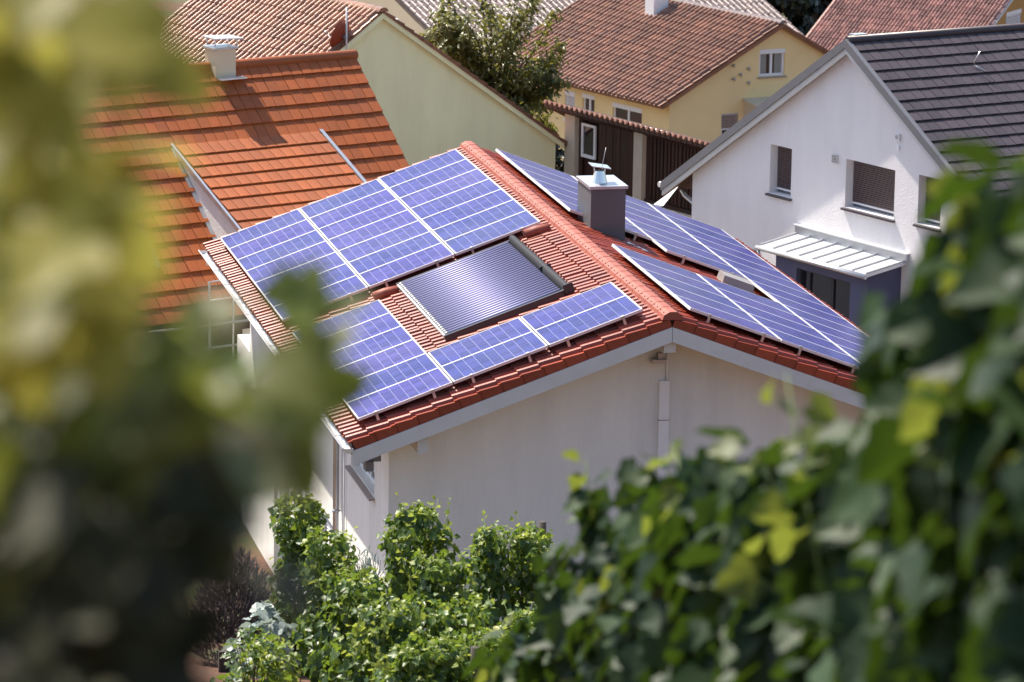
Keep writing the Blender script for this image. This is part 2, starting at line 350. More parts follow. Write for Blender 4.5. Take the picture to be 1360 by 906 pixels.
# roof deck (solid), soffit boards, fascias
dk = MB()
for sgn, xe, tt in ((-1, XL, tL), (1, XR, tR)):
    z0, z1 = ZT-.02, ZT - abs(xe)*tt - .02
    p = [(0, Y0+.03, z0-.16), (xe, Y0+.03, z1-.16), (xe, Y1-.03, z1-.16), (0, Y1-.03, z0-.16), (0, Y0+.03, z0), (xe, Y0+.03, z1), (xe, Y1-.03, z1), (0, Y1-.03, z0)]
    dk.hexa([V(q) for q in p])
dk.build('roof_deck', 'deck_dark', house)
sf = MB()
for xe, tt in ((XL+.05, tL), (XR-.05, tR)):
    z0, z1 = ZT-.19, ZT-abs(xe)*tt-.19
    sf.hexa([V(q) for q in [(0, Y0+.04, z0-.02), (xe, Y0+.04, z1-.02), (xe, Y1-.04, z1-.02), (0, Y1-.04, z0-.02), (0, Y0+.04, z0), (xe, Y0+.04, z1), (xe, Y1-.04, z1), (0, Y1-.04, z0)]])
sf.build('soffit', 'board', house)
for xe, tt in ((XL, tL), (XR, tR)):
    x0 = .004 if xe > 0 else -.004
    for yy in (Y0-.03, Y1-.02):
        f = MB(); f.hexa([V(q) for q in [(x0, yy, ZT-.34), (xe, yy, ZT-abs(xe)*tt-.34), (xe, yy+.05, ZT-abs(xe)*tt-.34), (x0, yy+.05, ZT-.34),
                               (x0, yy, ZT-.115), (xe, yy, ZT-abs(xe)*tt-.115), (xe, yy+.05, ZT-abs(xe)*tt-.115), (x0, yy+.05, ZT-.115)]])
        f.build('bargeboard', 'board', house)
# verge tiles: the dark red upturned edge, one per course
G = .334
for dd, nn, nm, xe in ((dL, nL, 15, XL), (dR, nR, 16, XR)):
    b = MB(); P = lambda l, y, t: dd*l + EY*y + nn*t
    b.hexa([P(.0, 0, -.115), P(G+.02, 0, -.115), P(G+.02, .06, -.115), P(0, .06, -.115), P(0, 0, .012), P(G+.02, 0, .046), P(G+.02, .06, .046), P(0, .06, .012)])
    me = b.mesh('verge_tile', M['tile_red'])
    for k in range(nm):
        link_obj('verge_tile', me, house, V(0, Y0-.012, ZT) + dd*(.04+k*G) - ORG[house])
# tiles
PU, PV, UL, UR = 1.52, 1.005, .393, .395
def skipL(y, l):
    y += Y0; u = l
    return (y > 7.05 and y < 14.1 and UL < u < UL+4.5) or (0 < y < 6.0 and UL+3.1 < u < UL+4.5) or (0 < y < 2 and UL < u < UL+4.5) or (2.8 < y < 6.8 and .75 < u < 2.9)
tile_slope(house, V(0, Y0, ZT) + dL*.03, EY, dL, nL, Y1-Y0, abs(XL)/math.cos(R(19.68)), 'roll', .2013, .3385, 'tile_red', 290, skipL, seed=3)
tile_slope(house, V(0, Y0, ZT) + dR*.03, EY, dR, nR, Y1-Y0, XR/math.cos(R(20.54)), 'roll', .2013, .3335, 'tile_red', 0, None, seed=5)
ridge_caps(house, V(0, Y0-.03, ZT-.005), V(0, Y1+.03, ZT-.005), .165, .39, 'ridge_red', 5)
b = MB()
for k in range(76):
    for sx in (-1, 1): b.box((sx*.108-.007, Y0+.1+k*.197-.008, ZT+.08), (sx*.108+.007, Y0+.1+k*.197+.008, ZT+.096))
b.build('ridge_clips', 'deck_dark', house, kind='stuff')
# gutter, downpipe
gt = MB(); n = 8
for i in range(n):
    a0, a1 = math.pi*i/n, math.pi*(i+1)/n
    for rr, flip in ((.075, 1), (.068, -1)):
        p = [V(XL-.06-math.cos(a)*rr, y, roofz(XL)-.07-math.sin(a)*rr) for a in (a0, a1) for y in (Y0-.05, Y1+.03)]
        gt.add([p[0], p[1], p[3], p[2]], [(0, 1, 2, 3)], True)
for yy in (Y0-.05, Y1+.03):
    gt.add([V(XL-.06-math.cos(math.pi*i/n)*.075, yy, roofz(XL)-.07-math.sin(math.pi*i/n)*.075) for i in range(n+1)], [tuple(range(n+1))])
gt.tube([(XL-.142, Y0-.05, roofz(XL)-.066), (XL-.142, Y1+.03, roofz(XL)-.066)], .012, 6)
gut = gt.build('gutter', 'zinc_bright', house)
for k in range(12):
    b = MB(); y = .4+k*1.25; b.box((XL-.145, y-.012, roofz(XL)-.068), (XL+.02, y+.012, roofz(XL)-.060)); b.build('gutter_bracket', 'zinc', gut)
dp = MB(); yb = 4.55
dp.tube([(XL-.06, yb-.35, roofz(XL)-.13), (XL-.02, yb-.30, roofz(XL)-.26), (WX0-.12, yb-.05, roofz(XL)-.62), (WX0-.09, yb, roofz(XL)-.8), (WX0-.09, yb, -.5)], .05, 10)
dpo = dp.build('downpipe', 'zinc', house)
for z in (4.1, 2.9, 1.5):
    b = MB(); b.tube([(WX0-.09, yb, z-.02), (WX0-.09, yb, z+.02)], .06, 10); b.box((WX0-.05, yb-.015, z-.01), (WX0+.02, yb+.015, z+.01)); b.build('pipe_clamp', 'zinc', dpo)
b = MB(); b.tube([(WX0-.03, 4.15, 5.0), (WX0-.03, 4.15, -.3)], .016, 6); b.build('cable_conduit', 'white_pvc', house)
# purlin ends under the gable, cable duct, flood light, wall vent mark
for x in (-3.72, 3.72):
    b = MB(); b.box((x-.075, Y0+.10, roofz(x)-.60), (x+.075, GY+.02, roofz(x)-.36)); b.build('purlin_end', 'board', house)
b = MB(); b.hexa([V(q) for q in [(-.10, Y0+.07, 6.40), (.08, Y0+.07, 6.40), (.08, GY+.02, 6.52), (-.10, GY+.02, 6.52), (-.10, Y0+.03, 6.74), (.08, Y0+.03, 6.74), (.08, GY+.02, 6.74), (-.10, GY+.02, 6.74)]]); b.build('ridge_purlin_end', 'board', house)
b = MB(); b.box((.035, GY-.06, 2.4), (.19, GY+.01, 5.80)); b.build('cable_duct', 'white_pvc', house)
b = MB(); b.box((.030, GY-.064, 5.19), (.195, GY+.01, 5.20)); b.build('duct_joint', 'grey_metal', house)
b = MB(); b.tube([(.155, GY-.025, 5.8), (.155, GY-.025, 6.35)], .02, 6); b.build('cable', 'white_pvc', house)
fl = MB(); fl.box((-.12, GY-.20, 6.10), (.10, GY-.02, 6.16)); fl.box((-.02, GY-.14, 6.16), (.06, GY-.02, 6.24)); fl = fl.build('flood_light', 'alu_side', house)
b = MB(); b.box((.26, GY-.03, 6.50), (.52, GY+.01, 6.52)); b.build('cable_tray', 'alu_side', house)
b = MB(); b.box((-4.55, GY-.66, 4.72), (-4.43, GY-.45, 4.86)); b.box((-4.47, GY-.55, 4.84), (-4.30, GY-.35, 4.98)); b.tube([(-4.4, GY-.45, 4.95), (-4.2, GY+.02, 5.0)], .02, 6); b.build('security_camera', 'grey_metal', house)
# left wall windows
def shutter(parent, P, a, b, c, d, step, mt, off, proud, root=None):
    """slatted roller shutter: one slat mesh shared by all slats"""
    k = int((d-c)/step); bb = MB()
    bb.hexa([P(a, c, off), P(b, c, off), P(b, c, off+.01), P(a, c, off+.01), P(a, c+step*.82, off-proud), P(b, c+step*.82, off-proud), P(b, c+step*.82, off+.01), P(a, c+step*.82, off+.01)])
    me = bb.mesh('slat', M[mt], P(a, c, off))
    for i in range(k):
        o = link_obj('slat', me, parent, P(a, c+i*step, off) - ORG[parent])
def winL(a, b, c, d, shut, sill=True):
    P = lambda u, z, dd: V(WX0 + dd, u, z)
    f = MB()
    for lo, hi in (((a, c), (a+.07, d)), ((b-.07, c), (b, d)), ((a+.07, c), (b-.07, c+.07)), ((a+.07, d-.07), (b-.07, d)), (((a+b)/2-.04, c+.07), ((a+b)/2+.04, d-.07))):
        f.hexa([P(lo[0], lo[1], .13), P(hi[0], lo[1], .13), P(hi[0], lo[1], .2), P(lo[0], lo[1], .2), P(lo[0], hi[1], .13), P(hi[0], hi[1], .13), P(hi[0], hi[1], .2), P(lo[0], hi[1], .2)])
    wo = f.build('window', 'white_pvc', house)
    gl = MB().quad(P(a+.03, c+.03, .17), P(b-.03, c+.03, .17), P(b-.03, d-.03, .17), P(a+.03, d-.03, .17)); gl.build('pane', 'glass', wo)
    if shut < 1: shutter(wo, P, a+.02, b-.02, c+(d-c)*shut, d, .055, 'shutter_white', .09, .012)
    if sill:
        s = MB(); s.hexa([P(a-.06, c-.06, -.09), P(b+.06, c-.06, -.09), P(b+.06, c-.03, .13), P(a-.06, c-.03, .13), P(a-.06, c-.03, -.09), P(b+.06, c-.03, -.09), P(b+.06, c+.0, .13), P(a-.06, c+.0, .13)]); s.build('sill', 'sill', wo)
    return wo
winL(*lw[0], .22); winL(*lw[1], .6, False); winL(*lw[2], .05); winL(*lw[3], .05)
b = MB(); b.box((WX0-.16, 9.80, 1.70), (WX0+.005, 9.98, 2.10)); b.build('wall_lamp', 'white_pvc', house)
# chimney
chx0, chx1, chy0, chy1 = .58, 1.17, 7.45, 8.42
b = MB(); b.box((chx0, chy0, 6.1), (chx1, chy1, 7.45)); ch = b.build('chimney', 'steel_dark', house)
b = MB(); b.box((chx0-.03, chy0-.04, 7.452), (chx1+.03, chy1+.04, 7.50)); b.build('chimney_cap', 'zinc', ch)
b = MB(); cx, cy = .80, 7.80
for k in range(16):
    a0, a1 = 2*math.pi*k/16, 2*math.pi*(k+1)/16
    b.add([V(cx+math.cos(a)*r, cy+math.sin(a)*r, z) for r, z in ((.135, 7.502), (.085, 7.70)) for a in (a0, a1)], [(0, 1, 3, 2)], True)
b.build('flue_cone', 'steel_bright', ch)
b = MB(); b.hexa([V(q) for q in [(cx-.16, cy-.16, 7.79), (cx+.16, cy-.16, 7.74), (cx+.16, cy+.16, 7.75), (cx-.16, cy+.16, 7.80), (cx-.16, cy-.16, 7.805), (cx+.16, cy-.16, 7.755), (cx+.16, cy+.16, 7.765), (cx-.16, cy+.16, 7.815)]])
b.tube([(cx-.09, cy, 7.6), (cx-.09, cy, 7.79)], .01, 6); b.tube([(cx+.09, cy, 7.6), (cx+.09, cy, 7.75)], .01, 6); b.build('flue_cover', 'steel_bright', ch)
b = MB(); b.tube([(cx+.08, cy+.2, 7.45), (cx+.10, cy+.2, 7.8), (cx+.15, cy+.2, 8.05)], .006, 5); b.build('lightning_rod', 'alu_side', ch)
P = lambda u, y, t: V(0, y, ZT) + dR*u + EY*0 + nR*t
b = MB(); b.hexa([P(1.22, 7.28, .06), P(1.52, 7.0, .06), P(1.58, 7.06, .06), P(1.30, 7.50, .06), P(1.22, 7.28, .085), P(1.52, 7.0, .085), P(1.58, 7.06, .085), P(1.30, 7.50, .085)]); b.build('chimney_flashing', 'zinc_bright', house)
# beige hatch box on the chimney slope, vent tiles on the collector slope
P2 = lambda u, y, t: V(0, y, ZT) + dR*u + nR*t
b = MB(); b.hexa([P2(2.70, 6.30, .06), P2(3.26, 6.30, .06), P2(3.26, 6.70, .06), P2(2.70, 6.70, .06), P2(2.70, 6.34, .21), P2(3.25, 6.34, .21), P2(3.25, 6.70, .23), P2(2.70, 6.70, .23)]); b.build('roof_vent_box', 'beige_box', house)
P3 = lambda u, y, t: V(0, y, ZT) + dL*u + nL*t
for u, y in ((.45, 6.87), (3.17, 6.60)):
    b = MB(); b.tube([P3(u-.22, y, .09), P3(u+.0, y, .13), P3(u+.20, y, .13)], .085, 10); b.hexa([P3(u-.16, y-.16, .03), P3(u+.2, y-.16, .03), P3(u+.2, y+.14, .03), P3(u-.16, y+.14, .03), P3(u-.16, y-.16, .07), P3(u+.2, y-.16, .08), P3(u+.2, y+.14, .08), P3(u-.16, y+.14, .07)])
    b.build('vent_tile', 'ridge_red', house)

# ================================================================== SOLAR PANELS
def module_meshes(dd, nn):
    P = lambda u, y, t: dd*u + EY*y + nn*t
    SU, SY, fw_, h = 1.50, 1.0, .016, .042
    f = MB()
    for lo, hi in (((0, 0), (SU, fw_)), ((0, SY-fw_), (SU, SY)), ((0, fw_), (fw_, SY-fw_)), ((SU-fw_, fw_), (SU, SY-fw_))):
        f.hexa([P(lo[0], lo[1], -h), P(hi[0], lo[1], -h), P(hi[0], hi[1], -h), P(lo[0], hi[1], -h), P(lo[0], lo[1], 0), P(hi[0], lo[1], 0), P(hi[0], hi[1], 0), P(lo[0], hi[1], 0)])
    bs = MB(); e = fw_
    bs.hexa([P(e, e, -h), P(SU-e, e, -h), P(SU-e, SY-e, -h), P(e, SY-e, -h), P(e, e, -.006), P(SU-e, e, -.006), P(SU-e, SY-e, -.006), P(e, SY-e, -.006)])
    ce = MB(); pu, py = (SU-2*e-.012)/9, (SY-2*e-.010)/6
    for i in range(9):
        for j in range(6):
            a, c = e+.006+i*pu, e+.005+j*py
            ce.quad(P(a+.0024, c+.0010, -.0035), P(a+pu-.0024, c+.0010, -.0035), P(a+pu-.0024, c+py-.0010, -.0035), P(a+.0024, c+py-.0010, -.0035))
    fix_normals(bs, nn); fix_normals(ce, nn)
    cl = MB()
    for u in (0,):
        cl.hexa([P(u, -.034, -.14), P(u+.04, -.034, -.14), P(u+.04, .05, -.14), P(u, .05, -.14), P(u, -.034, -.125), P(u+.04, -.034, -.125), P(u+.04, .05, -.125), P(u, .05, -.125)])
        cl.hexa([P(u, -.035, -.13), P(u+.04, -.035, -.13), P(u+.04, -.022, -.13), P(u, -.022, -.13), P(u, -.035, .006), P(u+.04, -.035, .006), P(u+.04, -.022, .006), P(u, -.022, .006)])
        cl.hexa([P(u, -.035, .002), P(u+.04, -.035, .002), P(u+.04, .03, .002), P(u, .03, .002), P(u, -.035, .008), P(u+.04, -.035, .008), P(u+.04, .03, .008), P(u, .03, .008)])
    return f.mesh('frame', M['alu']), bs.mesh('backsheet', M['backsheet']), ce.mesh('cells', M['cell']), cl.mesh('clamp', M['alu_side'])
ORDN = ['first', 'second', 'third', 'fourth', 'fifth', 'sixth', 'seventh', 'eighth', 'ninth', 'tenth', 'eleventh', 'twelfth', 'thirteenth', 'fourteenth']
COLN = ['ridge-side', 'middle', 'eave-side']
def module(meshes, loc, label, grp, clamps):
    o = thing('solar_module', loc, label, 'solar panel', grp)
    a = link_obj('frame', meshes[0], o); bsh = link_obj('backsheet', meshes[1], o); c = link_obj('cells', meshes[2], bsh); c['kind'] = 'stuff'
    if clamps:
        for u in (.3, 1.2): link_obj('clamp', meshes[3], o, (dd*u)[:])
for side, dd, nn, u0, nm in ((0, dL, nL, UL, 'tube-collector'), (1, dR, nR, UR, 'chimney')):
    meshes = module_meshes(dd, nn)
    for c in range(3):
        for r in range(14):
            if side == 0: ok = r >= 7 or (c == 2 and r < 6) or (c < 2 and r < 2)
            else: ok = (c == 2) or (r < 5) or (r >= 8 and c == 0) or (r >= 7 and c == 1)
            if not ok: continue
            clamps = (r == 0) or (side == 0 and r == 7) or (side == 1 and ((c == 0 and r == 8) or (c == 1 and r == 7)))
            module(meshes, V(0, r*PV, ZM) + dd*(u0 + c*PU), 'blue solar panel on the %s slope, %s column, %s row from the gable' % (nm, COLN[c], ORDN[r]), 'solar panels on the red roof', clamps)

# ================================================================== TUBE COLLECTOR
tcq = thing('tube_collector', V(0, 4.8, ZT) + dL*1.9, 'tube collector with many parallel glass tubes and a dark manifold between solar panels', 'solar collector')
PC = lambda u, y, t: V(0, y, ZT) + dL*u + nL*t
b = MB(); b.tube([PC(.98, 0, .145), PC(2.86, 0, .145)], .033, 10); tme = b.mesh('glass_tube', M['tube'])
for k in range(30):
    link_obj('glass_tube', tme, tcq, V(0, 2.87+k*.131, 0) - ORG[tcq])
b = MB(); b.box((.92, 2.80, .085), (2.90, 6.76, .10), PC); b.build('reflector_sheet', 'black_metal', tcq)
b = MB(); hp = []
for k in range(9):
    a = math.pi*k/8; hp.append((.87-math.cos(a)*.085, .08+math.sin(a)*.14))
nq = len(hp)
b.add([PC(u, 2.74, t) for u, t in hp] + [PC(u, 6.84, t) for u, t in hp], [(i, i+1, nq+i+1, nq+i) for i in range(nq-1)], True)
b.add([PC(u, 2.74, t) for u, t in hp], [tuple(range(nq))]); b.add([PC(u, 6.84, t) for u, t in hp], [tuple(range(nq))])
mo = b.build('manifold', 'slate_metal', tcq)
b = MB(); b.box((.78, 2.715, .09), (.94, 2.737, .24), PC); b.build('manifold_cap', 'black_metal', mo)
b = MB(); b.box((.775, 4.32, .10), (.965, 4.335, .215), PC); b.build('manifold_joint', 'black_metal', mo)
b = MB(); b.box((.90, 2.74, .06), (2.93, 2.80, .16), PC); b.build('frame_rail', 'black_metal', tcq)
b = MB(); b.box((.90, 6.76, .06), (2.93, 6.82, .16), PC); b.build('frame_rail', 'black_metal', tcq)
b = MB(); b.box((2.865, 2.80, .06), (2.93, 6.76, .15), PC); b.build('foot_rail', 'alu_side', tcq)
b = MB(); b.tube([PC(2.84, 0, .145), PC(2.90, 0, .145)], .036, 8); cme = b.mesh('tube_holder', M['alu_side'])
for k in range(30): link_obj('tube_holder', cme, tcq, V(0, 2.87+k*.131, 0) - ORG[tcq])

# ================================================================== generic gable house
def az(a): return Vector((math.sin(R(a)), math.cos(R(a)), 0))
class House:
    """a along the ridge from the visible gable, b across the gable, z up"""
    def __init__(s, name, O, e1, e2, label, W, L, bo, zapex, tan, z0, eo, go, wallmat, tilemat, gable_holes=(), side_holes=(), recess=.2, category='house', deck=.16, gable_far=True):
        s.O, s.e1, s.e2 = Vector(O), e1, e2; s.W, s.L, s.bo, s.zapex, s.tan, s.eo, s.go = W, L, bo, zapex, tan, eo, go
        s.root = thing(name, s.P(L/2, W/2, z0) if False else (s.O + e1*(L/2) + e2*(W/2) + Vector((0, 0, z0-s.O.z))), label, category)
        F = s.P; rz = lambda b, o=.09: zapex - abs(b-bo)*tan - o
        w = MB()
        prof = [(0, z0-2), (W, z0-2), (W, rz(W)), (bo, rz(bo)), (0, rz(0))]
        w.wall(lambda u, z: F(0, u, z), prof, gable_holes, e1*recess)
        if gable_far: w.wall(lambda u, z: F(L, u, z), prof)
        w.wall(lambda u, z: F(u, 0, z), [(0, z0-2), (L, z0-2), (L, rz(0)), (0, rz(0))], side_holes, e2*recess)
        w.wall(lambda u, z: F(u, W, z), [(0, z0-2), (L, z0-2), (L, rz(W)), (0, rz(W))])
        w.build('wall', wallmat, s.root)
        dk = MB()
        for bb in (-eo, W+eo):
            zz = zapex - abs(bb-bo)*tan
            dk.hexa([F(-go, bo, zapex-deck), F(-go, bb, zz-deck), F(L+go, bb, zz-deck), F(L+go, bo, zapex-deck), F(-go, bo, zapex-.015), F(-go, bb, zz-.015), F(L+go, bb, zz-.015), F(L+go, bo, zapex-.015)])
        dk.build('roof_deck', 'deck_dark' if 'flat' in M[tilemat].name else tilemat, s.root)
    def P(s, a, b, z): return Vector((s.O.x, s.O.y, 0)) + s.e1*a + s.e2*b + Vector((0, 0, z))
    def slope(s, side):
        sg = 1 if side else -1
        ed = (s.e2*sg + Vector((0, 0, -s.tan))).normalized(); en = s.e1.cross(ed); en = en if en.z > 0 else -en
        run = (s.W+s.eo-s.bo) if side else (s.bo+s.eo)
        return s.P(-s.go, s.bo, s.zapex), ed, en.normalized(), run*math.sqrt(1+s.tan**2)
    def tiles(s, side, kind, width, gauge, mt, n_ind, seed=2, skip=None, cut=None, name='roof_tile'):
        P0, ed, en, sl = s.slope(side)
        tile_slope(s.root, P0 + ed*.02, s.e1, ed, en, s.L+2*s.go, sl, kind, width, gauge, mt, n_ind, skip, seed=seed, cut=cut, name=name)
    def caps(s, r, pitch, mt):
        ridge_caps(s.root, s.P(-s.go-.02, s.bo, s.zapex-.02), s.P(s.L+s.go, s.bo, s.zapex-.02), r, pitch, mt)
    def barge(s, drop0, drop1, mt, name, thick=.04, a=None):
        for bb in (-s.eo, s.W+s.eo):
            zz = s.zapex - abs(bb-s.bo)*s.tan; a0 = -s.go-.03 if a is None else a
            b = MB(); b.hexa([s.P(a0, s.bo, s.zapex-drop1), s.P(a0, bb, zz-drop1), s.P(a0+thick, bb, zz-drop1), s.P(a0+thick, s.bo, s.zapex-drop1),
                              s.P(a0, s.bo, s.zapex-drop0), s.P(a0, bb, zz-drop0), s.P(a0+thick, bb, zz-drop0), s.P(a0+thick, s.bo, s.zapex-drop0)])
            b.build(name, mt, s.root)
    def box(s, name, lo, hi, mt, parent=None, label=None):
        b = MB(); b.box(lo, hi, s.P); return b.build(name, mt, parent or s.root, label)
    def window(s, plane, u0, u1, z0, z1, rec=.14, frame='white_pvc', mull=1, shut=None, sill='white_pvc', curtain=False, slat=.05, fw=.06, sillout=.06, top=None):
        Q = (lambda u, z, d: s.P(d, u, z)) if plane == 'gable' else (lambda u, z, d: s.P(u, d, z))
        f = MB(); bars = [((u0, z0), (u0+fw, z1)), ((u1-fw, z0), (u1, z1)), ((u0+fw, z0), (u1-fw, z0+fw)), ((u0+fw, z1-fw), (u1-fw, z1))]
        for k in range(mull): c = u0+(u1-u0)*(k+1)/(mull+1); bars.append(((c-.04, z0+fw), (c+.04, z1-fw)))
        for lo, hi in bars: f.hexa([Q(lo[0], lo[1], rec-.03), Q(hi[0], lo[1], rec-.03), Q(hi[0], lo[1], rec+.03), Q(lo[0], lo[1], rec+.03), Q(lo[0], hi[1], rec-.03), Q(hi[0], hi[1], rec-.03), Q(hi[0], hi[1], rec+.03), Q(lo[0], hi[1], rec+.03)])
        wo = f.build('window', frame, s.root)
        MB().quad(Q(u0+.01, z0+.01, rec), Q(u1-.01, z0+.01, rec), Q(u1-.01, z1-.01, rec), Q(u0+.01, z1-.01, rec)).build('pane', 'glass', wo)
        if curtain:
            for c0, c1 in ((u0+fw, u0+(u1-u0)*.33), (u0+(u1-u0)*.64, u1-fw)):
                MB().quad(Q(c0, z0+fw, rec-.004), Q(c1, z0+fw, rec-.004), Q(c1, z1-fw, rec-.004), Q(c0, z1-fw, rec-.004)).build('curtain', 'curtain', wo)
        if shut is not None:
            shutter(wo, Q, u0+.015, u1-.015, z0+(z1-z0)*shut[0], z1, slat, shut[1], rec-.06, .012)
            b = MB(); zz = z0+(z1-z0)*shut[0]; b.hexa([Q(u0+.01, zz-.035, rec-.075), Q(u1-.01, zz-.035, rec-.075), Q(u1-.01, zz-.035, rec-.05), Q(u0+.01, zz-.035, rec-.05), Q(u0+.01, zz, rec-.075), Q(u1-.01, zz, rec-.075), Q(u1-.01, zz, rec-.05), Q(u0+.01, zz, rec-.05)]); b.build('shutter_rail', 'white_pvc', wo)
        if top:
            b = MB(); b.hexa([Q(u0, z1-top, rec-.09), Q(u1, z1-top, rec-.09), Q(u1, z1-top, rec), Q(u0, z1-top, rec), Q(u0, z1, rec-.09), Q(u1, z1, rec-.09), Q(u1, z1, rec), Q(u0, z1, rec)]); b.build('shutter_box', 'white_pvc', wo)
        if sill:
            b = MB(); b.hexa([Q(u0-.05, z0-.06, -sillout), Q(u1+.05, z0-.06, -sillout), Q(u1+.05, z0-.05, rec-.02), Q(u0-.05, z0-.05, rec-.02), Q(u0-.05, z0-.02, -sillout), Q(u1+.05, z0-.02, -sillout), Q(u1+.05, z0-.004, rec-.02), Q(u0-.05, z0-.004, rec-.02)]); b.build('sill', sill, wo)
        return wo

# ------------------------------------------------------------------ white house with anthracite roof
wz = [(2.60, 3.30, 4.68, 5.67), (5.04, 6.56, 4.78, 5.74), (7.28, 7.96, 4.82, 5.77)]
WH = House('white_house', (6.65, 23.99, .3), az(71), -az(-22), 'white plastered gable house with dark flat-tiled roof and brown shutters', 10.4, 11.0, 5.2, 8.10, .632, .3, .75, .17, 'plaster_cool', 'tile_dark', wz, (), .28)
WH.tiles(1, 'flat', .232, .30, 'tile_dark', 300, seed=8)
WH.barge(-.05, .13, 'grey_metal', 'verge_flashing', .10, -.26)
WH.barge(.13, .24, 'board', 'bargeboard', .06, -.22)
for k in range(2):
    pass
b = MB(); P0, ed, en, sl = WH.slope(1)
b.tube([WH.P(-.2, 5.2, 8.12), WH.P(11.2, 5.2, 8.12)], .085, 8); b.build('ridge_cap', 'tile_dark', WH.root)
WH.box('ridge_end_cap', (-.02, 5.02, 8.08), (.30, 5.20, 8.22), 'zinc', None)
for a0, a1, c, d in wz: WH.window('gable', a0, a1, c, d, rec=.24, frame='grey_metal', mull=0, shut=(.10, 'shutter_brown'), sill='sill_dark', slat=.042, sillout=.07)
v1 = WH.box('wall_vent', (-.06, 4.66, 5.60), (.0, 4.80, 5.78), 'board')
for k in range(3): WH.box('vent_louvre', (-.075, 4.67, 5.63+k*.05), (-.06, 4.79, 5.655+k*.05), 'beige_box', v1)
v2 = WH.box('wall_sensor', (-.05, 6.56, 6.34), (.0, 6.70, 6.48), 'white_pvc'); WH.box('sensor_face', (-.056, 6.595, 6.37), (-.05, 6.665, 6.45), 'zinc', v2)
b = MB(); b.tube([WH.P(-.03, 6.64, 6.20), WH.P(.01, 6.64, 6.20)], .055, 12); b.build('wall_button', 'white_pvc', WH.root)
# eaves gutter end and downpipe bow at the far eave
b = MB(); zz = 8.10-5.95*.632; b.tube([WH.P(-.24, -.83, zz-.02), WH.P(11, -.83, zz-.02)], .06, 8); b.build('gutter', 'zinc_bright', WH.root)
b = MB(); b.tube([WH.P(.25, -.8, zz-.08), WH.P(.25, -.62, zz-.25), WH.P(.25, -.2, zz-.40), WH.P(.25, -.08, zz-.6), WH.P(.25, -.08, 0)], .045, 8); b.build('downpipe', 'zinc_bright', WH.root)
# antenna hook on the roof
b = MB(); q = P0 + WH.e1*2.35 + ed*1.02 + en*.06; b.tube([q, q+en*.16, q+en*.24+WH.e1*.05+Vector((0, 0, .08))], .014, 6); b.tube([q, q+ed*.22+WH.e1*.16], .012, 6); b.build('snow_hook', 'steel_bright', WH.root)
# bay with sheet-metal roof
by0, by1, bo_ = 3.95, 6.85, .80
b = MB(); bh = (4.62, 6.32, 1.3, 3.55)
b.wall(lambda u, z: WH.P(-bo_, u, z), [(by0, -1.5), (by1, -1.5), (by1, 3.80), (by0, 3.80)], [bh], WH.e1*.18)
b.wall(lambda u, z: WH.P(u, by0, z), [(-bo_, -1.5), (0, -1.5), (0, 4.0), (-bo_, 3.80)]); b.wall(lambda u, z: WH.P(u, by1, z), [(-bo_, -1.5), (0, -1.5), (0, 4.0), (-bo_, 3.80)])
bay = b.build('bay', 'violet', WH.root)
def bq(u, z, d): return WH.P(-bo_+d, u, z)
b = MB(); fw_ = .05
for lo, hi in (((bh[0], bh[2]), (bh[0]+fw_, bh[3])), ((bh[1]-fw_, bh[2]), (bh[1], bh[3])), ((bh[0]+fw_, bh[3]-fw_), (bh[1]-fw_, bh[3])), ((5.58, bh[2]), (5.68, bh[3]-fw_)), ((4.88, bh[2]), (4.94, bh[3]-fw_))):
    b.hexa([bq(lo[0], lo[1], .10), bq(hi[0], lo[1], .10), bq(hi[0], lo[1], .16), bq(lo[0], lo[1], .16), bq(lo[0], hi[1], .10), bq(hi[0], hi[1], .10), bq(hi[0], hi[1], .16), bq(lo[0], hi[1], .16)])
b.build('bay_window_frame', 'black_metal', bay)
MB().quad(bq(bh[0], bh[2], .13), bq(bh[1], bh[2], .13), bq(bh[1], bh[3], .13), bq(bh[0], bh[3], .13)).build('bay_pane', 'glass', bay)
ra, rb = 3.62, 7.02
rf = MB(); rf.hexa([WH.P(0, ra, 3.96), WH.P(-bo_-.16, ra, 3.79), WH.P(-bo_-.16, rb, 3.79), WH.P(0, rb, 3.96), WH.P(0, ra, 4.02), WH.P(-bo_-.16, ra, 3.85), WH.P(-bo_-.16, rb, 3.85), WH.P(0, rb, 4.02)])
rfo = rf.build('bay_roof', 'zinc_bright', WH.root)
for k in range(9):
    u = ra + .02 + (rb-ra-.04)*k/8
    b = MB(); b.hexa([WH.P(0, u-.012, 4.02), WH.P(-bo_-.16, u-.012, 3.85), WH.P(-bo_-.16, u+.012, 3.85), WH.P(0, u+.012, 4.02), WH.P(0, u-.012, 4.055), WH.P(-bo_-.16, u-.012, 3.885), WH.P(-bo_-.16, u+.012, 3.885), WH.P(0, u+.012, 4.055)]); b.build('standing_seam', 'zinc', rfo)
b = MB(); b.box((-.07, ra-.06, 4.0), (-.002, rb+.06, 4.17), WH.P); b.build('wall_flashing', 'zinc', rfo)
b = MB(); b.box((-.11, ra-.08, 4.172), (-.002, rb+.08, 4.195), WH.P); b.build('flashing_cap', 'zinc_bright', rfo)
b = MB(); b.tube([WH.P(-bo_-.20, ra-.05, 3.80), WH.P(-bo_-.20, rb+.02, 3.80)], .045, 8); b.build('bay_gutter', 'zinc', rfo)
b = MB(); b.tube([WH.P(-bo_-.20, ra+.02, 3.77), WH.P(-bo_-.20, ra+.04, 3.62), WH.P(-bo_-.04, ra+.16, 3.48), WH.P(-bo_+.12, by0-.05, 3.40), WH.P(-bo_+.12, by0-.05, 0)], .035, 8); b.build('bay_downpipe', 'zinc', rfo)
WH.box('cellar_window', (-.02, 1.42, 3.05), (.004, 2.35, 3.42), 'black_metal')

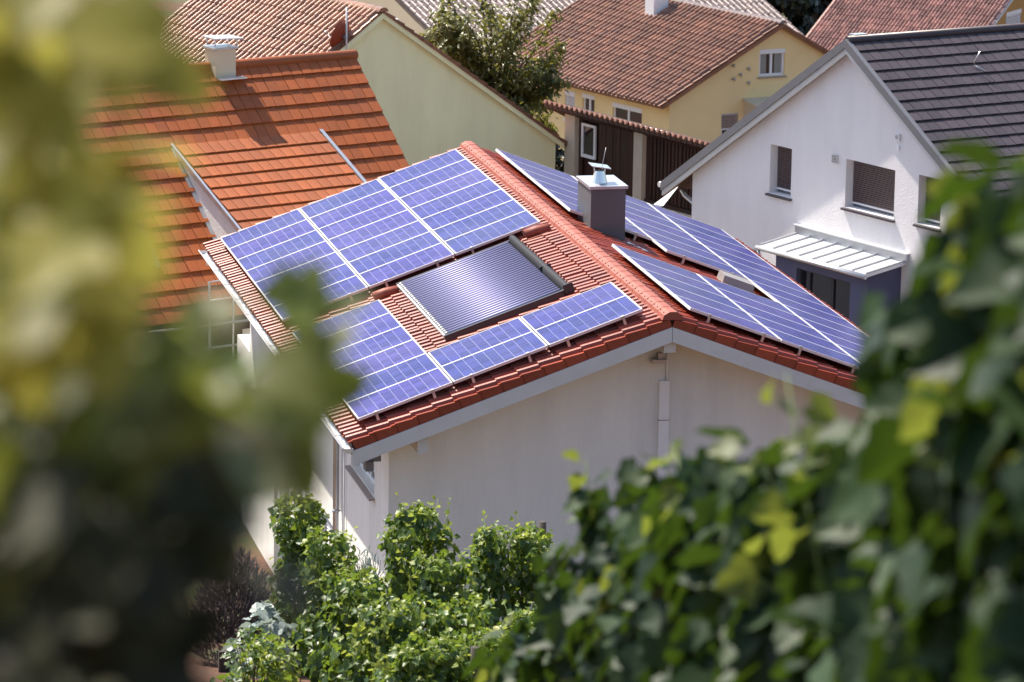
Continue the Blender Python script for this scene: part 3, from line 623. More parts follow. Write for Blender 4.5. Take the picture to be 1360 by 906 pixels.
# ------------------------------------------------------------------ orange house with shed dormer
OA, OB = az(67), az(-23)
OH = House('orange_roofed_house', V(-.47, 24.06, 0) - OA*.2 + OB*4.1, -OA, -OB, 'house with orange flat-tiled roof, shed dormer and white chimney', 8.2, 13.0, 4.1, 7.26, .98, 0, .15, .2, 'plaster', 'tile_orange')
def dcut(aw, l):     # leave the dormer's footprint open
    a = aw - .0; h = l/math.sqrt(1+.98**2)
    return not (1.75 < a < 4.95 and h > 1.45)
OH.tiles(1, 'flat', .236, .362, 'tile_orange', 210, seed=12, cut=dcut)
b = MB(); b.tube([OH.P(-.24, 4.1, 7.24), OH.P(13.2, 4.1, 7.24)], .11, 10); b.build('ridge_cap', 'tile_orange', OH.root)
def DP(a, h, z): return Vector((-.47, 24.06, 0)) - OA*a - OB*h + Vector((0, 0, z))
da0, da1, dh0, dh1, dz0, dt = 1.65, 5.02, 1.325, 3.95, 5.985, .4986
dm = MB()
dm.hexa([DP(da0, dh0, dz0-.10), DP(da0, dh1, dz0-dt*(dh1-dh0)-.10), DP(da1, dh1, dz0-dt*(dh1-dh0)-.10), DP(da1, dh0, dz0-.10), DP(da0, dh0, dz0-.01), DP(da0, dh1, dz0-dt*(dh1-dh0)-.01), DP(da1, dh1, dz0-dt*(dh1-dh0)-.01), DP(da1, dh0, dz0-.01)])
dmo = dm.build('dormer_roof', 'tile_orange', OH.root)
ded = (-OB + Vector((0, 0, -dt))).normalized(); den = (-OA).cross(ded); den = den if den.z > 0 else -den
dme = tile_mesh('dormer_tile', 'tile_orange', -OA, ded, den.normalized(), 'flat', .236, .362)
for j in range(8):
    for i in range(14):
        link_obj('dormer_tile', dme, dmo, DP(da0+.03+i*.236, dh0, dz0+.02) + ded*(j*.362) - ORG[dmo])
ck = MB()
for a in (da0+.02, da1-.02):
    ck.add([DP(a, dh0, dz0-.1), DP(a, dh1-.3, dz0-dt*(dh1-.3-dh0)-.05), DP(a, dh1-.3, 7.26-.98*(dh1-.3)-.4), DP(a, dh0, 7.26-.98*dh0-.4)], [(0, 1, 2, 3)])
ck.quad(DP(da0+.12, dh1-.3, 3), DP(da1-.12, dh1-.3, 3), DP(da1-.12, dh1-.3, dz0-dt*(dh1-.3-dh0)-.05), DP(da0+.12, dh1-.3, dz0-dt*(dh1-.3-dh0)-.05))
ck.build('dormer_wall', 'plaster', OH.root)
for a0, a1 in ((da0-.08, da0+.0), (da1-.01, da1+.045)):
    b = MB(); b.hexa([DP(a0, dh0-.05, dz0-.05), DP(a0, dh1, dz0-dt*(dh1-dh0)-.05), DP(a1, dh1, dz0-dt*(dh1-dh0)-.05), DP(a1, dh0-.05, dz0-.05), DP(a0, dh0-.05, dz0+.07), DP(a0, dh1, dz0-dt*(dh1-dh0)+.05), DP(a1, dh1, dz0-dt*(dh1-dh0)+.05), DP(a1, dh0-.05, dz0+.07)]); b.build('dormer_flashing', 'zinc', OH.root)
b = MB()   # soaker along the dormer cheek
b.hexa([DP(da1-.01, dh0+.05, 7.26-.98*(dh0+.05)), DP(da1-.01, 3.7, 7.26-.98*3.7), DP(da1+.07, 3.7, 7.26-.98*3.7), DP(da1+.07, dh0+.05, 7.26-.98*(dh0+.05)), DP(da1-.01, dh0+.05, 7.26-.98*(dh0+.05)+.055), DP(da1-.01, 3.7, 7.26-.98*3.7+.055), DP(da1+.07, 3.7, 7.26-.98*3.7+.055), DP(da1+.07, dh0+.05, 7.26-.98*(dh0+.05)+.055)]); b.build('cheek_flashing', 'zinc', OH.root)
b = MB(); b.box((2.95, -.14, 6.6), (3.42, .26, 7.62), DP); och = b.build('chimney', 'plaster_beige', OH.root)
b = MB(); b.box((2.80, .24, 7.03), (3.40, .44, 7.06), DP); b.build('chimney_flashing', 'zinc_bright', och)
b = MB(); b.hexa([DP(2.80, -.20, 7.80), DP(3.46, -.20, 7.83), DP(3.46, .30, 7.83), DP(2.80, .30, 7.80), DP(2.80, -.20, 7.825), DP(3.46, -.20, 7.855), DP(3.46, .30, 7.855), DP(2.80, .30, 7.825)])
for q in (2.9, 3.4):
    for h in (-.1, .22): b.tube([DP(q, h, 7.68), DP(q, h, 7.82)], .015, 6)
b.build('chimney_cover', 'zinc_bright', och)
b = MB(); b.box((2.91, -.18, 7.62), (3.46, .30, 7.66), DP); b.build('chimney_cap', 'zinc', och)
def OR(a, h, t): return DP(a, h, 7.26-.98*h) + Vector((0, 0, t))
b = MB()
for a0, a1, h0, h1 in ((6.48, 6.56, 2.6, 3.3), (7.22, 7.30, 2.6, 3.3), (6.56, 7.22, 2.6, 2.68), (6.56, 7.22, 3.22, 3.3)): b.box((a0, h0, .0), (a1, h1, .12), OR)
so = b.build('skylight', 'grey_metal', OH.root); b = MB(); b.box((6.56, 2.68, .02), (7.22, 3.22, .09), OR); b.build('skylight_pane', 'glass', so)
# steel balcony below the eave: deck, posts, rails
bal = MB(); bal.box((5.3, 4.2, 2.34), (8.6, 5.2, 2.44), DP); balo = bal.build('balcony_deck', 'alu_side', OH.root)
for z in (3.32, 2.88): b = MB(); b.tube([DP(5.3, 5.15, z), DP(8.6, 5.15, z)], .022, 8); b.build('balcony_rail', 'alu_side', balo)
for a in (5.4, 6.5, 7.75): b = MB(); b.tube([DP(a, 5.15, 0), DP(a, 5.15, 3.32)], .025, 8); b.build('balcony_post', 'alu_side', balo)
b = MB(); b.tube([DP(5.9, 5.0, 4.12), DP(6.42, 5.0, 4.10), DP(6.42, 5.0, 2.4)], .022, 8); b.tube([DP(6.42, 5.0, 3.74), DP(5.9, 5.0, 3.76), DP(5.9, 5.0, 2.4)], .018, 8); b.tube([DP(5.9, 5.0, 3.76), DP(5.9, 5.0, 4.12)], .02, 8); b.build('ladder_hoop', 'alu', balo)
b = MB(); b.box((5.2, 4.15, -.5), (12.6, 4.19, 3.0), DP); b.build('timber_cladding', 'wood_dark', OH.root)

# ------------------------------------------------------------------ pale lime house
GA, GB = az(67), az(-23)
GH = House('lime_gable_house', V(3.31, 41.67, 0) - GA*5.4, GB, GA, 'pale lime plastered gable house with old brown pantile roof', 10.75, 7.3, 5.4, 5.66, .668, -2, .18, .12, 'plaster_lime', 'tile_old_light')
GH.tiles(0, 'wave', .215, .335, 'tile_old_light', 0, seed=21)
GH.caps(.14, .38, 'tile_old_light')
GH.barge(.045, .19, 'plaster_lime', 'bargeboard', .06, -.14)
b = MB(); P0, ed, en, sl = GH.slope(1)
for k in range(20):
    q = P0 + ed*(k*.335+.02); e = GH.e1
    bb = MB(); bb.hexa([q-e*.05-en*.05, q-e*.05+ed*.36-en*.05, q+e*.2+ed*.36-en*.05, q+e*.2-en*.05, q-e*.05+en*.01, q-e*.05+ed*.36+en*.05, q+e*.2+ed*.36+en*.05, q+e*.2+en*.01]); bb.build('verge_tile', 'tile_old', GH.root)
b = MB(); b.tube([GH.P(-.16, 10.97, 5.66-.668*5.57-.05), GH.P(7, 10.97, 5.66-.668*5.57-.05)], .06, 8); b.build('gutter', 'tile_old', GH.root)
# satellite dish on the lime roof, seen from behind
dq = V(2.28, 41.2, 5.12); dish = thing('satellite_dish', dq-V(0, 0, .45), 'red satellite dish on a pale mast beside the lime gable', 'satellite dish')
b = MB(); ax = (az(-46)*.93 + Vector((0, 0, .30))).normalized(); s1 = ax.cross(Vector((0, 0, 1))).normalized(); s2 = s1.cross(ax)
rings = []
for r_, k in ((0, 0), (.14, .02), (.27, .06), (.38, .115)): rings.append([dq + ax*(k-.05) + s1*(r_*math.cos(2*math.pi*i/18)) + s2*(r_*1.05*math.sin(2*math.pi*i/18)) for i in range(18)])
for x, y in zip(rings, rings[1:]): b.add(x+y, [(i, (i+1) % 18, 18+(i+1) % 18, 18+i) for i in range(18)], True)
b.build('reflector', 'dish_red', dish)
b = MB(); mp = dq - ax*.14; b.tube([mp-V(0, 0, .75), mp+V(0, 0, .75)], .024, 8); b.build('mast', 'alu', dish)
b = MB(); b.tube([dq-ax*.14, dq-ax*.02], .045, 8); b.build('bracket', 'grey_metal', dish)
b = MB(); b.tube([dq-s2*.36, dq+ax*.42-s2*.12], .012, 6); b.tube([dq+ax*.42-s2*.12, dq+ax*.50-s2*.10], .035, 8); b.build('feed_arm', 'alu_side', dish)

# ------------------------------------------------------------------ yellow house
YA, YB = az(76), az(-22)
yg = [(2.99, 3.86, .86, 1.66), (1.76, 2.33, -1.2, -.18)]
ys_ = [(4.83, 5.35, -1.0, -.12), (3.80, 4.43, -1.0, -.08), (1.36, 2.86, -1.0, -.14)]
YH = House('yellow_house', (15.31, 59.85, 0), YB, YA, 'yellow plastered house with brown pantile roof and white-framed gable window', 7.2, 9.0, 3.6, 2.47, .56, -5, .35, .22, 'plaster_yellow', 'tile_old', yg, ys_, .14)
YH.tiles(0, 'wave', .215, .33, 'tile_old', 0, seed=31)
YH.caps(.13, .38, 'tile_grey')
YH.barge(.03, .13, 'tile_old', 'verge_board', .05, -.25)
YH.window('gable', *yg[0], rec=.08, mull=1, curtain=True, top=.13, sill='sill', fw=.07); YH.window('gable', *yg[1], rec=.08, mull=0, shut=(.55, 'sill'), slat=.06, sill=None)
YH.window('side', *ys_[0], rec=.08, mull=0, shut=(.05, 'shutter_white'), slat=.06, top=.13); YH.window('side', *ys_[1], rec=.08, mull=1, top=.13); YH.window('side', *ys_[2], rec=.08, mull=1, top=.13)
for u, z in ((2.08, 1.24), (2.60, 1.12), (2.10, .84), (2.61, .70), (2.33, .96)):
    b = MB(); b.tube([YH.P(-.10, u, z), YH.P(.01, u, z)], .035, 8); b.tube([YH.P(-.10, u, z-.06), YH.P(-.10, u, z+.06)], .02, 6); b.build('insulator_hook', 'alu_side', YH.root)
b = MB(); b.hexa([YH.P(-.9, 2.45, .02), YH.P(0, 2.45, .16), YH.P(0, 4.6, .16), YH.P(-.9, 4.6, .02), YH.P(-.9, 2.45, .07), YH.P(0, 2.45, .24), YH.P(0, 4.6, .24), YH.P(-.9, 4.6, .07)]); po = b.build('porch_roof', 'plaster_beige', YH.root)
b = MB(); b.add([YH.P(-.9, 2.5, .02), YH.P(0, 2.5, .15), YH.P(0, 2.5, -.35)], [(0, 1, 2)]); b.build('porch_bracket', 'plaster_beige', po)
P0, ed, en, sl = YH.slope(0)
q = V(15.9, 65.4, 2.3); zc = 2.0
b = MB(); b.box((5.0, 2.75, 1.6), (5.45, 3.25, 3.2), YH.P); yc = b.build('chimney', 'white_pvc', YH.root)
b = MB(); b.box((4.93, 2.66, 1.85), (5.52, 2.75, 2.0), YH.P); b.build('chimney_flashing', 'zinc', yc)

# ------------------------------------------------------------------ dark timber shed
SB = az(-22); SN = Vector((SB.y, -SB.x, 0)); S0 = V(8.45, 44.17, 0)
def SP(b, n, z): return S0 - SB*b + SN*n + Vector((0, 0, z))
shed = thing('timber_shed', SP(3.4, 1.5, -1), 'dark brown timber shed with pale pillars and tiled lean-to roof', 'shed')
b = MB(); b.quad(SP(-.1, .35, -1), SP(7.3, .35, -1), SP(7.3, .35, 2.7), SP(-.1, .35, 2.7)); b.quad(SP(7.3, .35, -1), SP(7.3, 3.2, -1), SP(7.3, 3.2, 2.7), SP(7.3, .35, 2.7)); b.build('back_wall', 'wood_dark', shed)
for u0, u1 in ((.33, .77), (3.32, 3.68)):
    b = MB(); b.box((u0, -.1, -1), (u1, .12, 2.72), SP); b.build('pillar', 'conc_post', shed)
rg = random.Random(7); k = 0; u = .80
while u < 7.2:
    wd = rg.uniform(.13, .17)
    if 3.28 < u < 3.7: u = 3.7; continue
    if not (.86 < u < 1.6):
        b = MB(); gap = .055 if u > 3.7 else .008; lowz = 1.02 if u > 3.7 else .6
        topz = 2.62 if u < 3.7 else 2.62
        b.box((u, .02+rg.uniform(0, .02), lowz), (u+wd-gap, .06, topz), SP); b.build('board', 'wood_dark', shed)
    u += wd
b = MB(); b.box((.86, .10, .6), (1.62, .14, 1.6), SP); b.build('board', 'wood_dark', shed)
b = MB()
for lo, hi in (((.92, 1.64), (.98, 2.5)), ((1.46, 1.64), (1.52, 2.5)), ((.98, 1.64), (1.46, 1.72)), ((.98, 2.44), (1.46, 2.5))): b.box((lo[0], 0, lo[1]), (hi[0], .05, hi[1]), SP)
wo = b.build('window_frame', 'white_pvc', shed); MB().quad(SP(.95, .04, 1.68), SP(1.5, .04, 1.68), SP(1.5, .04, 2.47), SP(.95, .04, 2.47)).build('pane', 'glass', wo)
b = MB(); b.box((3.7, -.02, .93), (7.2, .06, 1.0), SP); b.build('rail', 'wood_dark', shed)
b = MB(); b.box((.2, -.06, .35), (7.2, .30, .90), SP); b.build('plinth', 'conc_post', shed)
b = MB(); b.hexa([SP(-.25, -.35, 2.78), SP(7.5, -.35, 2.72), SP(7.5, 3.4, .9), SP(-.25, 3.4, .96), SP(-.25, -.35, 2.92), SP(7.5, -.35, 2.86), SP(7.5, 3.4, 1.04), SP(-.25, 3.4, 1.10)]); b.build('roof_deck', 'wood_dark', shed)
b = MB(); b.hexa([SP(-.1, .2, 2.6), SP(7.3, .2, 2.55), SP(7.3, .34, 2.55), SP(-.1, .34, 2.6), SP(-.1, .2, 2.78), SP(7.3, .2, 2.72), SP(7.3, .34, 2.72), SP(-.1, .34, 2.78)]); b.build('eave_beam', 'wood_dark', shed)
edd = (SN*3.75 + Vector((0, 0, -1.82))).normalized(); enn = edd.cross(SB); enn = enn if enn.z > 0 else -enn
b = MB(); sme = tile_mesh('shed_tile', 'tile_old', -SB, edd, enn, 'wave', .22, .34)
for i in range(35):
    q = SP(-.25+i*.22, -.40, 2.93-.0077*i*.22*1.0)
    bb = MB(); e = -SB; bb.tube([q+e*.11, q+e*.11+edd*.5], .055, 6); 
    if i == 0: tme2 = bb.mesh('shed_tile', M['tile_old'], q)
    link_obj('shed_tile', tme2, shed, q-ORG[shed])
b = MB(); b.tube([SP(-.25, -.30, 2.90), SP(7.5, -.30, 2.84)], .04, 6); b.build('eave_batten', 'tile_old', shed)

# ------------------------------------------------------------------ sun sail between the houses
b = MB(); p0, p1, p2, p3 = V(5.15, 21.3, 4.54), V(6.45, 24.3, 4.36), V(5.38, 21.4, 4.49), V(5.3, 21.35, 4.46)
b.add([p0, p1, p2, p3], [(0, 1, 2), (0, 2, 3), (0, 3, 1), (1, 3, 2)]); so = b.build('sun_sail', 'white_pvc'); tag(so, 'small white furled sun sail tied below the white house eave', 'sun sail')

# ------------------------------------------------------------------ far houses
GE2 = az(157)
FH = House('grey_roofed_house', V(24.77, 78.61, 0) - GE2*11, -az(67), GE2, 'house with weathered grey pantile roof behind the yellow house', 13.0, 14.0, 6.0, 1.57, .435, -6, .3, .0, 'plaster_beige', 'tile_grey')
FH.tiles(1, 'wave', .25, .36, 'tile_grey', 0, seed=41)
FH.caps(.14, .4, 'tile_grey')
RA = az(-48); RE2 = az(-138)
RH = House('ochre_house', V(29.25, 72.585, 0) - RE2*10.5, RA, RE2, 'ochre house with mottled rose tile roof at the top corner', 13, 6.1, 6.0, 2.37, .477, -5, .3, .0, 'plaster_orange', 'tile_rose', [(7.6, 8.85, -.35, .76)], (), .12)
RH.tiles(1, 'wave', .13, .36, 'tile_rose', 0, seed=51); RH.barge(.02, .12, 'board', 'bargeboard', .05)
RH.window('gable', 7.6, 8.85, -.35, .76, rec=.07, mull=0, shut=(.05, 'shutter_white'), slat=.07, top=.14)
WF = House('white_cottage', V(12.75, 86.5, 0), az(-30), az(60), 'small white gable house half hidden behind the cherry tree', 7, 9, 3.5, .68, .48, -6, .4, .35, 'plaster_cool', 'tile_grey')
WF.barge(-.02, .22, 'grey_metal', 'bargeboard', .06)
BH = House('beige_house', V(-7.2, 53.0, 0), az(-23), az(67), 'beige gable house at the upper edge behind the lime house roof', 7.4, 8, 3.7, 6.6, .8, -2, .2, .15, 'plaster_beige', 'tile_old')
BH.barge(.0, .16, 'tile_old', 'verge_board', .05)
# glazed white porch behind the lime ridge
cp = thing('glazed_porch', V(7.45, 62.1, -2), 'white glazed porch with flat roof behind the lime house ridge', 'porch')
CP = lambda a, b, z: V(7.45, 62.1, 0) + az(67)*a + az(-23)*b + V(0, 0, z)
b = MB(); b.box((-2.2, -.1, 2.38), (.15, 2, 2.52), CP); b.build('roof', 'white_pvc', cp)
b = MB(); b.box((-2.0, 0, 2.52), (-.1, 1.8, 2.60), CP); b.build('roof_trim', 'zinc_bright', cp)
for a in (-2.0, -1.0, 0): b = MB(); b.box((a, 0, -2), (a+.1, .1, 2.38), CP); b.build('post', 'white_pvc', cp)
b = MB(); b.box((-2.0, .1, -2), (.1, .14, 2.3), CP); b.build('glazing', 'glass', cp)

# ================================================================== foliage
def leaf_mesh(name, mt, kind='vine', seed=0, cup=.18):
    rg = random.Random(seed); b = MB()
    if kind == 'vine':
        pol = [(-90, .16), (-64, .46), (-40, .58), (-20, .52), (2, .66), (22, .64), (42, .55), (62, .70), (78, .76), (90, .88), (102, .76), (118, .70), (138, .55), (158, .64), (178, .66), (200, .52), (220, .58), (244, .46)]
        c = (0, .42)
        pts = [(math.cos(R(a))*r*rg.uniform(.92, 1.08)*.62, c[1]+math.sin(R(a))*r*.62*rg.uniform(.94, 1.06)) for a, r in pol]
    elif kind == 'needle':
        pts = [(0, 0), (.05, .3), (.045, .7), (0, 1.0), (-.045, .7), (-.05, .3)]; c = (0, .5)
    elif kind == 'long':
        pts = [(0, 0), (.16, .2), (.2, .45), (.12, .75), (0, 1.0), (-.12, .75), (-.2, .45), (-.16, .2)]; c = (0, .45)
    else:
        pts = [(0, 0), (.25, .15), (.36, .42), (.25, .75), (0, 1.0), (-.25, .75), (-.36, .42), (-.25, .15)]; c = (0, .45)
    z = lambda x, y: cup*abs(x)*1.2 - .30*(y-.4)**2 + rg.uniform(-.03, .03)
    v = [Vector((c[0], c[1], z(*c)-.02))] + [Vector((x, y, z(x, y))) for x, y in pts]; n = len(pts)
    b.add(v, [(0, 1+i, 1+(i+1) % n) for i in range(n)], True)
    return b.mesh(name, M[mt])
LM = {}
def lset(mt, kind='vine', n=4, cup=.18):
    k = (mt, kind)
    if k not in LM: LM[k] = [leaf_mesh('leaf', mt, kind, 10+i, cup+.05*i) for i in range(n)]
    return LM[k]
def leaf_rot(rg, out, droop=.5, spread=.6):
    """leaf normal near the outward/up direction, tip hanging down"""
    nrm = (out*rg.uniform(.3, 1.0) + Vector((rg.gauss(0, spread), rg.gauss(0, spread), rg.uniform(.1, 1.0)))).normalized()
    tip = Vector((rg.gauss(0, .6), rg.gauss(0, .6), -droop - rg.random()*.5)); tip = (tip - nrm*tip.dot(nrm))
    if tip.length < .05: tip = nrm.orthogonal()
    tip.normalize(); x = tip.cross(nrm)
    return Matrix((x, tip, nrm)).transposed()
def join_leaves(items, mt, kind='vine'):
    ms = lset(mt, kind); data = [([v.co.copy() for v in me.vertices], [list(p.vertices) for p in me.polygons]) for me in ms]
    b = MB()
    for i, (p, rot, s) in enumerate(items):
        vv, ff = data[i % len(data)]; k = len(b.v)
        b.v += [p + rot @ (v*s) for v in vv]; b.f += [[q+k for q in f] for f in ff]; b.sm += [True]*len(ff)
    return b
def vine(base, top, rx, ry, n, mt, label, grp, size=(.09, .14), n_ind=0, seed=0, shoots=4, young=.12, bottom=None, ymt='vine_young', name='grapevine'):
    """trained vine: trunk and canes, leaves through a tall uneven column; n_ind biggest-showing leaves are objects"""
    rg = random.Random(seed); base = Vector(base); H = top - base.z
    root = thing(name, base, label, 'vine', grp)
    b = MB()
    b.tube([base - V(0, 0, .2), base + V(rg.uniform(-.04, .04), rg.uniform(-.04, .04), H*.3), base + V(rg.uniform(-.06, .06), rg.uniform(-.06, .06), H*.62)], .03, 7, r2=.016); b.build('trunk', 'bark', root)
    sh = MB(); tips = []
    for k in range(shoots):
        x, y = rg.uniform(-rx, rx)*.8, rg.uniform(-ry, ry)*.8
        e = base + V(x+rg.uniform(-.1, .1), y+rg.uniform(-.1, .1), H*rg.uniform(.92, 1.06)); s0 = base + V(x*.4, y*.4, H*.5)
        mid = (s0+e)/2 + V(rg.uniform(-.06, .06), rg.uniform(-.06, .06), 0)
        sh.tube([s0, mid, e], .007, 5, r2=.003); tips.append((mid, e))
    sh.build('shoots', 'shoot', root)
    z0 = base.z + (.25*H if bottom is None else bottom)
    ph = [rg.uniform(0, 6.28) for _ in range(6)]
    items = []
    for i in range(n):
        t = rg.random(); z = z0 + (top-z0)*(1-(1-t)**1.15)*.97
        f = (z-z0)/(top-z0)
        prof = (1-.30*f**3)*(.80+.20*math.sin(f*9+ph[0])+.14*math.sin(f*17+ph[1]))
        a = rg.uniform(0, 2*math.pi); r = math.sqrt(rg.uniform(.25, 1.0)); 
        k = 1+.15*math.sin(3*a+ph[2]+f*5)
        p = V(base.x + math.cos(a)*r*rx*prof*k, base.y + math.sin(a)*r*ry*prof*k, z + rg.uniform(-.04, .04))
        out = Vector((math.cos(a), math.sin(a), 0))
        items.append((p, leaf_rot(rg, out), rg.uniform(*size)*(1.12-.35*f)))
    yo = []
    for mid, e in tips:
        for k in range(9):
            t = k/8; p = mid.lerp(e, t) + V(rg.uniform(-.05, .05), rg.uniform(-.05, .05), rg.uniform(-.03, .03))
            yo.append((p, leaf_rot(rg, Vector((rg.uniform(-1, 1), rg.uniform(-1, 1), 0)).normalized(), .2), rg.uniform(*size)*(.9-.4*t)))
    for i in range(int(n*young)):
        p, rt, s = items[rg.randrange(len(items))]
        if p.z > z0 + .45*(top-z0): yo.append((p + V(rg.uniform(-.05, .05), rg.uniform(-.05, .05), .05), leaf_rot(rg, Vector((0, 0, 1)), .2), s*.7))
    if n_ind:
        items.sort(key=lambda q: (q[0]-CAM).length)
        ms = lset(mt)
        for i, (p, rt, s) in enumerate(items[:n_ind]):
            o = bpy.data.objects.new('leaf', ms[i % len(ms)]); COL.objects.link(o); o.parent = root
            mm = (rt*s).to_4x4(); mm.translation = p - base; o.matrix_local = mm
        items = items[n_ind:]
    if items: join_leaves(items, mt).build('foliage', mt, root, kind='stuff')
    if yo: join_leaves(yo, ymt).build('young_leaves', ymt, root, kind='stuff')
    return root
# rows of vines between the camera's hillside and the house (rows run along y)
MID = [ # x, y, top z, rx, ry, leaves, label
 (-6.75, -7.3, 6.28, .34, .45, 620, 'narrow leafy vine in front of the doorway, tallest beside the downpipe'),
 (-6.62, -8.9, 6.20, .36, .5, 560, 'sunlit vine directly in front of the tall one beside the downpipe'),
 (-6.60, -11.0, 6.25, .45, .55, 600, 'yellow-green vine below the downpipe, second from the lower wall corner'),
 (-6.62, -13.0, 6.40, .5, .55, 620, 'bushy vine in the row below the downpipe, nearer the lower edge'),
 (-6.62, -15.2, 6.55, .55, .55, 620, 'bushy vine cut by the lower edge below the house corner'),
 (-5.42, -8.55, 6.42, .42, .5, 760, 'full leafy vine standing before the house corner and shaded gable'),
 (-5.50, -10.6, 6.30, .50, .5, 640, 'vine just in front of the full one at the house corner'),
 (-5.75, -12.7, 6.30, .50, .55, 600, 'low spreading vine between the house corner and the yellow shrub'),
 (-5.95, -14.8, 6.50, .55, .55, 600, 'vine at the lower edge in the row before the gable'),
 (-4.72, -9.75, 6.42, .30, .45, 480, 'slender vine before the gable beside the dark end post, farther from it'),
 (-4.18, -9.5, 6.32, .34, .45, 520, 'vine before the gable touching the dark end post'),
 (-4.75, -12.6, 6.15, .42, .5, 420, 'vine in the row of the dark end post, next toward the viewer'),
 (-5.0, -15.4, 6.45, .45, .5, 460, 'half hidden vine beside the blurred row, near the short post'),
]
for i, (x, y, tz, rx, ry, n, lb) in enumerate(MID):
    vine((x, y, ground_z(x, y)), tz, rx*1.12, ry*1.1, int(n*1.5), 'vine_mid', lb, 'vines in focus before the house', size=(.105, .19), seed=100+i, shoots=8, young=.38, bottom=.15)  # many young leaves; their pale tone also stands in for sunlight
NEAR = [ # x, y, top, rx, ry, leaves, separate leaves
 (-12.20, -51.4, 18.52, .22, .45, 330, 140), (-12.09, -50.5, 18.25, .20, .45, 340, 140), (-11.93, -49.5, 17.72, .19, .5, 360, 140),
 (-11.78, -48.4, 17.10, .18, .5, 360, 130), (-11.69, -47.2, 16.74, .20, .55, 380, 120), (-11.60, -46.0, 16.42, .22, .55, 380, 110),
 (-11.44, -44.8, 16.04, .24, .55, 380, 100), (-11.25, -43.4, 15.64, .26, .6, 400, 90), (-11.03, -41.7, 14.90, .28, .6, 400, 80), (-10.88, -40.0, 14.02, .30, .6, 380, 70), (-10.68, -38.2, 13.08, .30, .6, 340, 60)]
for i, (x, y, tz, rx, ry, n, k) in enumerate(NEAR):
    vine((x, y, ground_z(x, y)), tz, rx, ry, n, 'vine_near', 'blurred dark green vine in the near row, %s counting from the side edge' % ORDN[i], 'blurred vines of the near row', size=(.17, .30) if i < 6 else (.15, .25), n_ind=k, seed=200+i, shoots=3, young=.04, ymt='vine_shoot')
# vines right beside the viewer: leaf clusters hanging on a few canes, strongly out of focus
LEFT = [  # leaf colours step down from painted flare glow to painted shade
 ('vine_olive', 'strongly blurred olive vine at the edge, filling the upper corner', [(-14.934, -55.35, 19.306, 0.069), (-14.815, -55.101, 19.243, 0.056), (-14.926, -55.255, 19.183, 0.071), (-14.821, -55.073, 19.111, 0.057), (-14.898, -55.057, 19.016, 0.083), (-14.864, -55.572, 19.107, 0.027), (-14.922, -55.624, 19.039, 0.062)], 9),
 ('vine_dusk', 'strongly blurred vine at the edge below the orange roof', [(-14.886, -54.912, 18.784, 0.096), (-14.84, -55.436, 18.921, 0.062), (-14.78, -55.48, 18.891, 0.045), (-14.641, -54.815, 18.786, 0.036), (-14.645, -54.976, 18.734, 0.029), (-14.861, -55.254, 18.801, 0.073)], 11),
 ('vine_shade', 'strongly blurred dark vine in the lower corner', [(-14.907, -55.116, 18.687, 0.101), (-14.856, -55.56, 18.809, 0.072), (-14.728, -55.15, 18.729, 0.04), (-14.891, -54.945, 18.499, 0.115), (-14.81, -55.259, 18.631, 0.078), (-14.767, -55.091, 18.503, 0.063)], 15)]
for i, (mt_, lb, cls, nl) in enumerate(LEFT):
    cls = [(a-(.024 if i == 0 else .008), b_, c, d*(.9 if i == 0 else 1)) for a, b_, c, d in cls]
    rg = random.Random(330+i); cx_, cy_ = cls[0][0], cls[0][1]; base = V(cx_-.05, cy_-.02*i, ground_z(cx_, cy_))
    root = thing('grapevine', base, lb, 'vine', 'blurred vines close to the viewer')
    b = MB(); b.tube([base-V(0, 0, .2), base+V(.01, 0, .7), base+V(-.01, .01, max(.8, cls[0][2]-base.z))], .02, 7, r2=.008); b.build('trunk', 'bark', root)
    b = MB()
    for cx, cy, cz, r_ in cls: b.tube([base+V(0, 0, max(.4, cz-base.z-.25)), V((cx+base.x)/2, cy, cz-.06), V(cx, cy, cz)], .004, 5, r2=.002)
    b.build('canes', 'shoot', root)
    ms = lset(mt_); q = 0
    for cx, cy, cz, r_ in cls:
        for k in range(int(nl*.85*(r_/.065)**1.2)+3):
            p = V(cx, cy, cz) + V(rg.gauss(0, .5)*r_, rg.gauss(0, .9)*r_, rg.gauss(0, .5)*r_)
            mm = (leaf_rot(rg, V(-.2, -1, .3), .5, .5)*rg.uniform(.09, .165)).to_4x4(); mm.translation = p - base + V(0, 0, .03)
            o = bpy.data.objects.new('leaf', ms[q % len(ms)]); COL.objects.link(o); o.parent = root; o.matrix_local = mm; q += 1
vine((-14.76, -54.10, ground_z(-14.76, -54.1)), 18.06, .07, .2, 150, 'vine_near', 'blurred low vine beside the dry lavender bush', 'blurred vines close to the viewer', size=(.075, .125), n_ind=120, seed=304, shoots=2, young=.03, bottom=.5)
